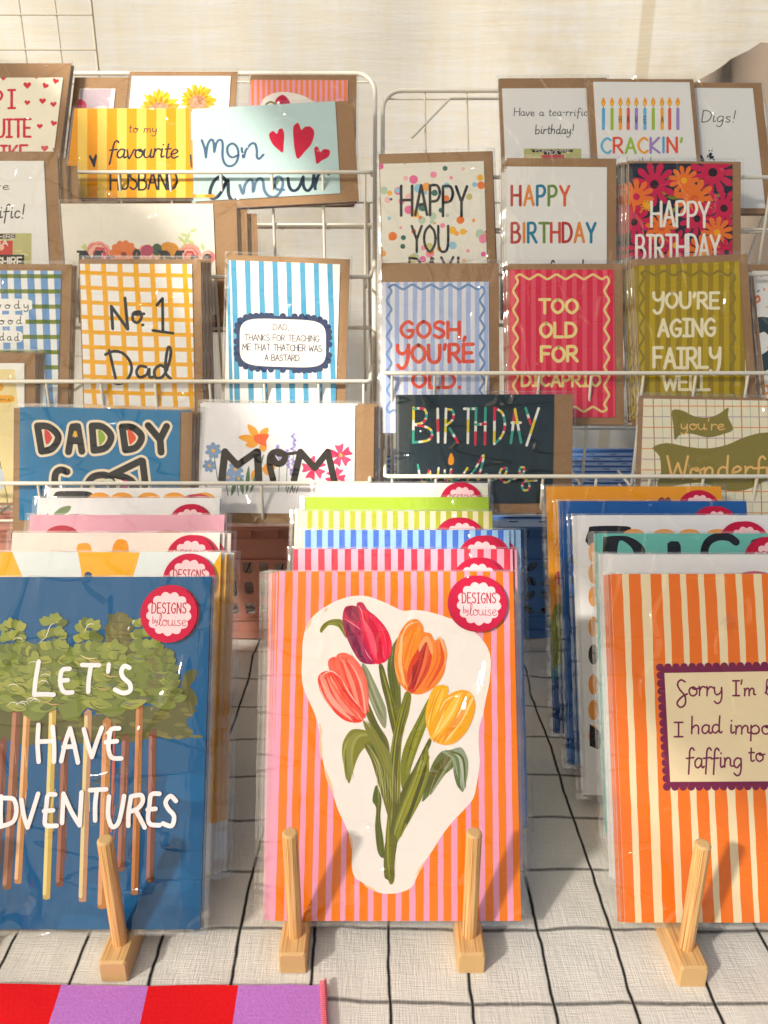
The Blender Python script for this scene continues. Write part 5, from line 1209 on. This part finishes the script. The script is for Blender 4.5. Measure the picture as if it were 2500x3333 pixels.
def art_adv(a):
    rr = random.Random(17)
    a.rect('#0F5486', -500, -60, 1700, 2900)
    for k in range(12):
        x, y = rr.uniform(-200, 1450), rr.uniform(1300, 2500); a.blob('#0D4E7E' if k % 2 else '#145C90', [(x, y), (x+260, y+20), (x+320, y+140), (x+160, y+200), (x-40, y+130)])
    # dark back foliage
    dk, md, lt, yl = '#57562A', '#707C34', '#838E3E', '#969A46'
    a.blob('#6A6434', [(840, 320), (905, 330), (915, 400), (940, 460), (930, 560), (860, 620), (800, 600), (760, 520), (770, 400), (830, 400)])
    a.blob(dk, [(-200, 900), (100, 960), (400, 1020), (700, 1060), (1000, 1000), (1250, 960), (1330, 760), (1410, 730), (1415, 780), (1370, 850), (1395, 880), (1425, 950), (1400, 1010), (1420, 1020), (1340, 1100), (1385, 1190), (1330, 1225), (1220, 1210), (1050, 1230), (920, 1255), (780, 1220), (600, 1260), (400, 1240), (200, 1275), (60, 1240), (-200, 1200)])
    for k in range(60):
        x = rr.uniform(100, 1380); y = rr.uniform(1000, 1230); a.leaf(rr.choice(['#6B6834', '#57552C', '#747038']), (x, y), (x+rr.uniform(60, 130), y+rr.uniform(-25, 25)), rr.uniform(10, 20))
    # trunks behind lettering
    for x, yt, xb, yb, c, h_, w_ in ((25, 1210, -30, 2300, '#6E3A2A', '#8C5440', 50), (120, 990, 50, 2310, '#7A4A34', '#B07A5C', 62), (195, 1010, 130, 2270, '#B67E48', '#E8B888', 50), (380, 990, 335, 2382, '#BFA04C', '#E0CE86', 52), (470, 1200, 430, 2290, '#6E3A28', '#9C6450', 54), (635, 1010, 595, 2400, '#B48668', '#DCC890', 54),
                                  (770, 1070, 735, 2450, '#B0763C', '#D89C70', 62), (905, 1190, 870, 2180, '#74442C', '#A0685C', 54), (1005, 955, 970, 2350, '#9C6434', '#C88858', 50), (1100, 1155, 1080, 2260, '#6E3C24', '#A06860', 52), (825, 1110, 800, 1900, '#B8604C', '#C86A5C', 14)):
        a.poly(c, [(x-w_/2, yt+30), (x, yt), (x+w_/2, yt+20), ((x+xb)/2+w_/2+4, (yt+yb)/2), (xb+w_/2, yb-4), (xb, yb+3), (xb-w_/2, yb-4), ((x+xb)/2-w_/2+4, (yt+yb)/2)])
        a.line(h_, w_*.46, [(x-w_*.27, yt+60), ((x+xb)/2-w_*.25, (yt+yb)/2), (xb-w_*.27, yb-40)], True, 6)
        for k in range(5): a.line(h_ if k % 2 else c, 4, [(x+rr.uniform(-.3, .4)*w_, yt+120+k*160), (x+rr.uniform(-.3, .4)*w_-8, yt+260+k*160)])
        for k in range(5):
            yy = rr.uniform(1450, 1850); xx = x+(xb-x)*(yy-yt)/(yb-yt); sg = rr.choice((-1, 1)); a.line('#5E5A34', 4, [(xx+sg*w_*.5, yy), (xx+sg*w_*1.1, yy-26)]); a.line('#5E5A34', 4, [(xx+sg*w_*.5, yy+14), (xx+sg*w_*1.2, yy+4)])
    # main foliage: overlapping crowns, each a fan of broad brush marks
    a.blob(md, [(-300, 600), (-100, 540), (30, 560), (160, 520), (300, 560), (430, 520), (560, 580), (670, 520), (820, 560), (900, 560), (1010, 500), (1120, 600), (1230, 640), (1250, 760), (1300, 830), (1230, 910), (1270, 990), (1180, 1015), (1050, 960), (960, 940), (900, 1030), (850, 1060), (780, 1065), (640, 1000), (560, 1080), (470, 1090), (400, 1000), (280, 1095), (180, 1060), (110, 990), (-100, 1040), (-300, 1000)])
    def crown(cx, cy, w_, h_, pal, seed):
        q = random.Random(seed)
        for lev in range(7):
            f = lev/6; yy = cy+h_*(1-f)*.95-20; wd = w_*(.30+.70*(1-f))
            n_ = 9-lev//2
            for k in range(n_):
                u = -1+2*k/(n_-1); x0_ = cx+u*wd*.35; L_ = wd*(.45+.2*q.random())
                if f > .55: ang = (90-u*78)+q.uniform(-8, 8); L_ = q.uniform(58, 88)
                else: ang = (20 if u > 0 else 160)+q.uniform(-16, 16)-u*14*f
                x1_, y1_ = x0_+L_*math.cos(R(ang)), yy-L_*math.sin(R(ang))*(.9 if f > .55 else .32)
                a.leaf(q.choice(pal), (x0_, yy+14), (x1_, y1_), q.uniform(24, 36))
            for k in range(2):
                x0_ = cx+q.uniform(-.6, .6)*wd; a.line('#4B5428', 6, [(x0_-36, yy-6), (x0_, yy+12), (x0_+44, yy+6)], True, 5, True)
    P_ = [lt, lt, md, yl, '#5E6A2C', '#8A9444']
    crown(-150, 470, 280, 520, P_, 1); crown(860, 400, 170, 360, ['#6A6434', '#5E5A2C', '#77703C'], 3); crown(90, 440, 230, 540, P_, 2); crown(640, 440, 280, 520, P_, 4); crown(1060, 420, 300, 520, P_, 5); crown(390, 410, 270, 560, P_, 6)
    crown(1180, 640, 190, 330, ['#6B6834', '#5E6A2C', md], 8); crown(820, 600, 280, 420, P_, 9); crown(200, 640, 260, 400, P_, 10)
    for k in range(26):
        x = rr.uniform(20, 1150); y = rr.uniform(620, 980); a.line(rr.choice(['#4E4A2A', '#3E4430', '#C8A070', '#D8C890', '#6C6A74']), rr.uniform(5, 10), [(x, y), (x+60, y+28), (x+130, y+22)], True, 5, True)
    for k in range(12):
        x = rr.uniform(-10, 330); y = rr.uniform(480, 1010); a.line('#E9E6D8', 5, [(x, y), (x+26, y-24), (x+66, y-20), (x+78, y+2)], True, 5, True)
    for p in (((272, 545), (330, 500), (345, 470), (370, 410), (420, 384)), ((610, 470), (640, 405), (690, 402)), ((920, 440), (935, 420), (925, 450)), ((955, 400), (970, 380), (960, 376))): a.line('#E9E6D8', 6, list(p), True, 5, True)
    W_ = '#F1E9EE'
    def T(st, w_=32):
        for s_ in st:
            a.line(W_, w_, s_, len(s_) > 2 and not isinstance(s_, tuple))
    T([[(284, 670), (262, 800), (252, 908)], [(252, 908), (320, 905), (392, 908)]])
    T([[(506, 722), (456, 730), (440, 780), (444, 850), (470, 890), (526, 892)], [(436, 806), (494, 804)]]); T([[(596, 694), (650, 696), (718, 696)], [(660, 700), (644, 800), (640, 888)]]); T([[(788, 690), (782, 744)]], 30)
    T([[(936, 716), (900, 702), (878, 740), (892, 786), (938, 830), (940, 880), (890, 896), (832, 872)]])
    T([[(282, 1125), (276, 1260), (284, 1390)], [(384, 1140), (394, 1260), (394, 1390)], [(274, 1246), (392, 1242)]]); T([[(446, 1386), (476, 1250), (510, 1150)], [(510, 1150), (540, 1270), (566, 1396)], [(462, 1284), (544, 1280)]])
    T([[(608, 1156), (636, 1260), (666, 1356)], [(666, 1356), (700, 1250), (738, 1146)]]); T([[(862, 1150), (806, 1158), (790, 1220), (786, 1300), (810, 1360), (878, 1366)], [(766, 1250), (846, 1242)]])
    T([[(-118, 1860), (-70, 1640), (-20, 1862)], [(-96, 1776), (-40, 1776)]][:0]); T([[(14, 1640), (30, 1650), (104, 1660), (124, 1740), (100, 1820), (24, 1852)], [(14, 1640), (10, 1750), (12, 1856)]])
    T([[(160, 1664), (178, 1780), (204, 1862)], [(204, 1862), (240, 1750), (280, 1620)]]); T([[(404, 1626), (352, 1630), (340, 1700), (330, 1790), (336, 1846), (414, 1850)], [(322, 1744), (388, 1738)]])
    T([[(452, 1830), (462, 1620)], [(462, 1620), (520, 1750), (578, 1846)], [(578, 1846), (592, 1610)]]); T([[(652, 1594), (770, 1588)], [(702, 1590), (690, 1700), (690, 1812)]])
    T([[(790, 1640), (782, 1760), (800, 1840), (824, 1858), (856, 1830), (880, 1740), (898, 1636)]]); T([[(948, 1640), (930, 1760), (928, 1850)], [(948, 1640), (1020, 1630), (1030, 1680), (990, 1730), (930, 1750)], [(984, 1740), (1046, 1862)]])
    T([[(1152, 1620), (1094, 1626), (1080, 1700), (1070, 1800), (1090, 1840), (1152, 1846)], [(1066, 1734), (1124, 1728)]]); T([[(1270, 1672), (1230, 1636), (1196, 1680), (1216, 1730), (1256, 1780), (1240, 1850), (1176, 1834)]])
art_print(686, 1878, 'r', "deep blue art print with painted pine trees reading LET'S HAVE ADVENTURES", 'blue forest', art_adv, AZ, [(1232, 122)], copies=2, drift=(.0014, -.0002), sl=(.006, .0042, .0015, .0045), step=.0022)
def art_rays(a):
    a.rect('#DDE6EA', -300, 300, 1100, 2600)
    for p in ([(5, 320), (50, 320), (100, 440), (300, 1500), (-200, 1500), (-200, 320)], [(335, 320), (605, 330), (500, 700), (400, 700)], [(955, 328), (900, 420), (830, 700), (700, 1500), (1100, 1500), (1100, 328)]): a.poly('#F3AE22', p)
    a.blob('#2A4C6E', [(365, 424), (380, 412), (398, 424), (396, 450), (366, 450)])
    a.rect('#EDA81E', 900, 940, 1000, 1180)
art_print(720, 1797, 'r', 'white and amber sunray print behind the blue forest print in the left rack', 'amber sunray', art_rays, P1, [(825, 335)], copies=3, drift=(.0035, .0002), step=.0035)
def art_fox(a):
    a.rect('#F1E0D8', -200, 220, 1100, 2600)
    a.blob('#F0A01E', [(334, 300), (352, 290), (384, 292), (398, 330), (390, 420), (340, 420), (330, 350)]); a.blob('#EE9A1A', [(482, 330), (500, 280), (530, 272), (552, 290), (556, 350), (540, 420), (480, 420)])
    a.blob('#F0A01E', [(330, 400), (440, 380), (560, 400), (600, 560), (450, 680), (300, 560)])
art_print(716, 1734, 'r', 'blush print with two orange ears showing, third from the front of the left rack', 'orange ears', art_fox, P1, [(830, 255)], copies=2, drift=(.005, .0002))
art_print(731, 1676, 'r', 'plain pink print with crimson shapes at its edge in the left rack', 'plain pink', lambda a: (a.rect('#E8A9BE', -200, 140, 1100, 2600), a.ell('#B8203E', 268, 258, 74, 46), a.ell('#C02038', 730, 262, 74, 28)), P1, copies=1, drift=(.002, 0))
def art_leafp(a):
    a.rect('#ECEAEF', -200, 60, 1100, 2600)
    a.blob('#7E9068', [(232, 165), (256, 140), (280, 130), (306, 129), (300, 150), (270, 168)]); a.line('#5E7050', 2, [(236, 165), (270, 146), (304, 130)]); a.blob('#C03A5A', [(196, 166), (204, 158), (214, 168), (210, 190), (196, 186)]); a.line('#8C7A5A', 3, [(300, 166), (340, 164)])
art_print(716, 1621, 'r', 'white print with a small green leaf showing, second from the back of the left rack', 'green leaf', art_leafp, P1, [(825, 122)], copies=1, drift=(.0025, .0002))
def art_disco_l(a):
    a.rect('#EFEDEE', -200, 20, 1200, 2600)
    a.blob('#26272A', [(234, 80), (250, 66), (300, 64), (380, 66), (408, 84), (414, 110), (230, 110)], 4)
    for k, x in enumerate((430, 527, 643, 752, 880)): a.ell('#F0A020', x, 100, 50, 30)
    a.ell('#C02A48', 852, 108, 68, 32)
art_print(722, 1588, 'r', 'white print with black and orange shapes, at the very back of the left rack', 'black and orange shapes', art_disco_l, P1, copies=0, drift=(.002, 0))

def art_sorry(a):
    a.rect('#F4DBB4', 900, 380, 2700, 2300)
    tp = [(980, 1025), (1056, 1105), (1150, 1195), (1228, 1275), (1303, 1352), (1380, 1428), (1468, 1514), (1545, 1592), (1630, 1678), (1712, 1760), (1796, 1842), (1880, 1930), (1965, 2010)]
    bt = [(1043, 1088), (1120, 1170), (1212, 1265), (1300, 1350), (1385, 1432), (1465, 1515), (1555, 1605), (1632, 1685), (1720, 1770), (1806, 1856), (1892, 1940), (1980, 2030), (2068, 2116)]
    for (p, q), (r_, s_) in zip(tp, bt): a.stripes(['#EE761E'], 400, 2070, [(p, r_-2), (q+3, s_+3)], 1.5, 26)
    c = '#7A2148'
    pts = []
    a.poly(c, [(1196, 826), (1990, 812), (2060, 1336), (1222, 1342)])
    def edge(p, q, n):
        for k in range(n+1): a.ell(c, p[0]+(q[0]-p[0])*k/n, p[1]+(q[1]-p[1])*k/n, 17)
    edge((1192, 826), (1990, 812), 23); edge((1192, 826), (1222, 1340), 15); edge((1222, 1342), (2060, 1336), 24); edge((1990, 812), (2060, 1336), 15)
    a.poly('#F4DBB4', [(1211, 850), (1966, 838), (2030, 1316), (1236, 1320)])
    k = '#7A2148'
    a.line(k, 8, [(1300, 888), (1282, 880), (1268, 896), (1276, 920), (1300, 950), (1300, 985), (1280, 998), (1266, 980), (1284, 955), (1310, 940)], True)
    a.text(k, 1316, 948, 'orry', 78, 150, .095, gap=.3); a.text(k, 1506, 946, "Īm", 64, 98, .12, gap=2.4); a.line(k, 7, [(1546, 880), (1542, 898)]); a.text(k, 1646, 944, 'l', 66, 22, .1)
    a.text(k, 1254, 1124, 'Ī', 62, 40, .12); a.text(k, 1328, 1112, 'had', 74, 130, .1, gap=.5); a.text(k, 1494, 1112, 'impor', 74, 215, .1, gap=.4)
    a.text(k, 1308, 1258, 'faffing', 84, 240, .09, gap=.3); a.text(k, 1576, 1232, 'to', 72, 66, .1, gap=.6)
art_print(1988, 1868, 'l', "orange and cream striped print with plum scalloped label starting Sorry I'm, front of right rack", 'orange striped', art_sorry, P2, copies=2, drift=(-.0028, -.0003), sl=(.006, .006, .0015, .004), step=.0022)
art_print(1962, 1806, 'l', 'white print directly behind the orange striped print in the right rack', 'plain white', lambda a: (a.rect('#ECEAEB', 900, 300, 2700, 2600), a.ell('#C8304A', 1600, 440, 80, 30)), P2, copies=2, drift=(-.0018, .0008), rot=1)
def art_teal(a):
    a.rect('#6CBCB2', 900, 200, 2700, 2600)
    k = '#1C1B1D'
    a.blob(k, [(946, 275), (960, 262), (1010, 257), (1060, 262), (1108, 290), (1128, 330), (1100, 420), (1000, 460), (950, 420)], 4); a.blob('#6CBCB2', [(1014, 284), (1060, 300), (1080, 340), (1060, 400), (1010, 420)], 4)
    a.poly(k, [(1224, 290), (1240, 280), (1272, 282), (1282, 300), (1286, 460), (1226, 460)])
    a.line(k, 34, [(1520, 284), (1490, 264), (1440, 262), (1400, 284), (1384, 330), (1400, 400)], True); a.line(k, 34, [(1600, 290), (1660, 280), (1700, 330), (1640, 400)], True)
art_print(1945, 1736, 'l', 'teal print with heavy black letters in the right rack', 'teal', art_teal, P2, [(1666, 262)], copies=1, drift=(-.003, .0003))
def art_disco(a):
    a.rect('#EAEAEF', 700, 100, 2700, 2600)
    a.blob('#1E1B1B', [(884, 232), (905, 216), (1048, 216), (1068, 236), (1070, 300), (884, 300)], 3)
    for k, x in enumerate((1080, 1210, 1320, 1440, 1560)): a.ell('#EFA245', x, 250, 46, 22)
    for y in (330, 420, 520, 650, 770, 900, 1010, 1120): a.ell('#E89A3C' if y != 770 else '#33302E', 905, y, 22, 44)
    a.poly('#1C1B1D', [(888, 1070), (930, 1100), (960, 1140), (925, 1180), (888, 1165)])
art_print(1877, 1677, 'l', 'white print with a black block and orange scallops, behind the teal print', 'orange scallops', art_disco, P2, [(1556, 196)], copies=1, drift=(-.004, .0003))
def art_blue(a):
    a.rect('#1F5CA6', 700, 80, 1800, 2600)
    for k in range(10): a.ell('#E3E9EE' if k % 3 else '#3A3A40', 815+(k*37) % 22, 180+k*30, 9, 16)
art_print(1829, 1631, 'l', 'royal blue print second from the back of the right rack', 'royal blue', art_blue, P2, [(1430, 131)], copies=1, drift=(-.004, .0002))
def art_orange(a):
    a.rect('#EFA024', 600, 20, 1700, 2600)
    a.blob('#7A3A34', [(1184, 104), (1200, 90), (1214, 98), (1228, 90), (1240, 104), (1230, 130), (1190, 130)]); a.ell('#C23A34', 752, 440, 14, 30)
    a.blob('#8C9A30', [(730, 580), (800, 560), (860, 600), (880, 900), (740, 900)]); a.blob('#2E8CA0', [(738, 830), (790, 800), (840, 840), (840, 900), (738, 900)]); a.blob('#1F4F94', [(738, 880), (860, 860), (880, 1140), (742, 1128)])
art_print(1782, 1583, 'l', 'amber print at the very back of the right rack', 'amber', art_orange, P2, [(1356, 62)], copies=1, drift=(-.002, .0002))

# ---- bamboo racks
def bamboo():
    n = NT('bamboo'); tc = n.n('ShaderNodeTexCoord').outputs['Object']
    st = n.noise(60, 4, .6, stretch=(9, .2, 9), vec=tc); s2 = n.noise(110, 3, .6, stretch=(8, .12, 8), vec=tc); big = n.noise(12, 2, vec=tc)
    c = n.mix(n.ramp(st, .35, .68), lin('#C98F4E'), lin('#EBC389')); c = n.mix(n.ramp(s2, .53, .66, 0, .85), c, lin('#8E5628')); c = n.mix(n.math('MULTIPLY', big, .5), c, lin('#F0CF98'))
    return n.done(n.bsdf(c, .42, .4, n.bump(s2, .25, .0006)))
def bamboo_v():
    n = NT('bamboo_dowel'); tc = n.n('ShaderNodeTexCoord').outputs['Object']
    st = n.noise(70, 4, .6, stretch=(9, 9, .12), vec=tc); s2 = n.noise(110, 3, .6, stretch=(9, 9, .08), vec=tc)
    c = n.mix(n.ramp(st, .35, .68), lin('#CE9354'), lin('#F0C88C')); c = n.mix(n.ramp(s2, .52, .64, 0, .85), c, lin('#96582A'))
    return n.done(n.bsdf(c, .40, .4, n.bump(s2, .3, .0006)))
def bamboo_end():
    n = NT('bamboo_end_grain'); v = n.n('ShaderNodeTexVoronoi', i_Scale=620.0)
    c = n.mix(n.ramp(v.outputs['Distance'], .2, .5), lin('#7A4E2A'), lin('#E3BC84'))
    return n.done(n.bsdf(c, .6, .3))
BM, BV, BE = bamboo(), bamboo_v(), bamboo_end()
def rail_mesh(L):
    w_, h, b = .0112, .0195, .0018; m = MB()
    prof = [(-w_, 0), (-w_, h-b), (-w_+b, h), (w_-b, h), (w_, h-b), (w_, 0)]
    prof2 = [(-w_+.0012, .0), (-w_+.0012, h-b-.0012), (-w_+b+.0008, h-.0014), (w_-b-.0008, h-.0014), (w_-.0012, h-b-.0012), (w_-.0012, .0)]
    y = [(0, prof2), (.0022, prof), (L-.0022, prof), (L, prof2)]
    V = [(x, yy, z) for yy, p in y for x, z in p]; n = 6
    for j in range(3): 
        for i in range(n): m.f.append([j*n+i, j*n+(i+1) % n, (j+1)*n+(i+1) % n, (j+1)*n+i]); m.mi.append(0 if j == 1 else 1); m.sm.append(False)
    m.f.append(list(range(n))[::-1]); m.mi.append(1); m.sm.append(False); m.f.append([3*n+i for i in range(n)]); m.mi.append(1); m.sm.append(False)
    m.v = V; return m.mesh('base_rail')
def dowel_mesh(h):
    m = MB(); r = .0062; n = 24; prof = [(r, 0), (r, h-.0016), (r-.0007, h-.0005), (r-.0018, h)]
    V = [(q*math.cos(2*math.pi*k/n), q*math.sin(2*math.pi*k/n), z) for q, z in prof for k in range(n)]
    for j in range(3):
        for k in range(n): m.f.append([j*n+k, j*n+(k+1) % n, (j+1)*n+(k+1) % n, (j+1)*n+k]); m.mi.append(0 if j < 1 else 1); m.sm.append(j < 1)
    m.f.append([3*n+k for k in range(n)]); m.mi.append(1); m.sm.append(False); m.v = V; return m.mesh('dowel')
RLM, DWM = rail_mesh(.43), dowel_mesh(.1035)
for me in (RLM,): me.materials.append(BM); me.materials.append(BE)
DWM.materials.append(BV); DWM.materials.append(BE)
def plate_rack(xa, xb, y0, lab, turn=0):
    t = thing('bamboo_print_rack', lab, 'print rack', ((xa+xb)/2, y0, .0012), 'bamboo racks holding the prints')
    t.rotation_euler.z = R(turn)
    for s_ in (xa-(xa+xb)/2, xb-(xa+xb)/2):
        r_ = bpy.data.objects.new('base_rail', RLM); C.objects.link(r_); r_.parent = t; r_.location = (s_, 0, 0)
        for yy in (.0205, .385):
            d = bpy.data.objects.new('dowel', DWM); C.objects.link(d); d.parent = t; d.location = (s_, yy, .0193); d.rotation_euler.z = R(40*yy*9)
    hw_ = (xb-xa)/2
    for yy in (.20, .40):
        m = MB(); m.box(-hw_+.0114, hw_-.0114, yy-.006, yy+.006, .004, .013, bev=.001); m.build('crossbar', BM, t)
plate_rack(-.0735, .0705, .4665, 'bamboo rack with two round dowels in front of the tulip print')
plate_rack(-.3560, -.2155, .4590, 'bamboo rack in front of the blue forest print, one dowel in view')
plate_rack(.2447, .3880, .4545, 'bamboo rack in front of the orange striped print, at the right edge')
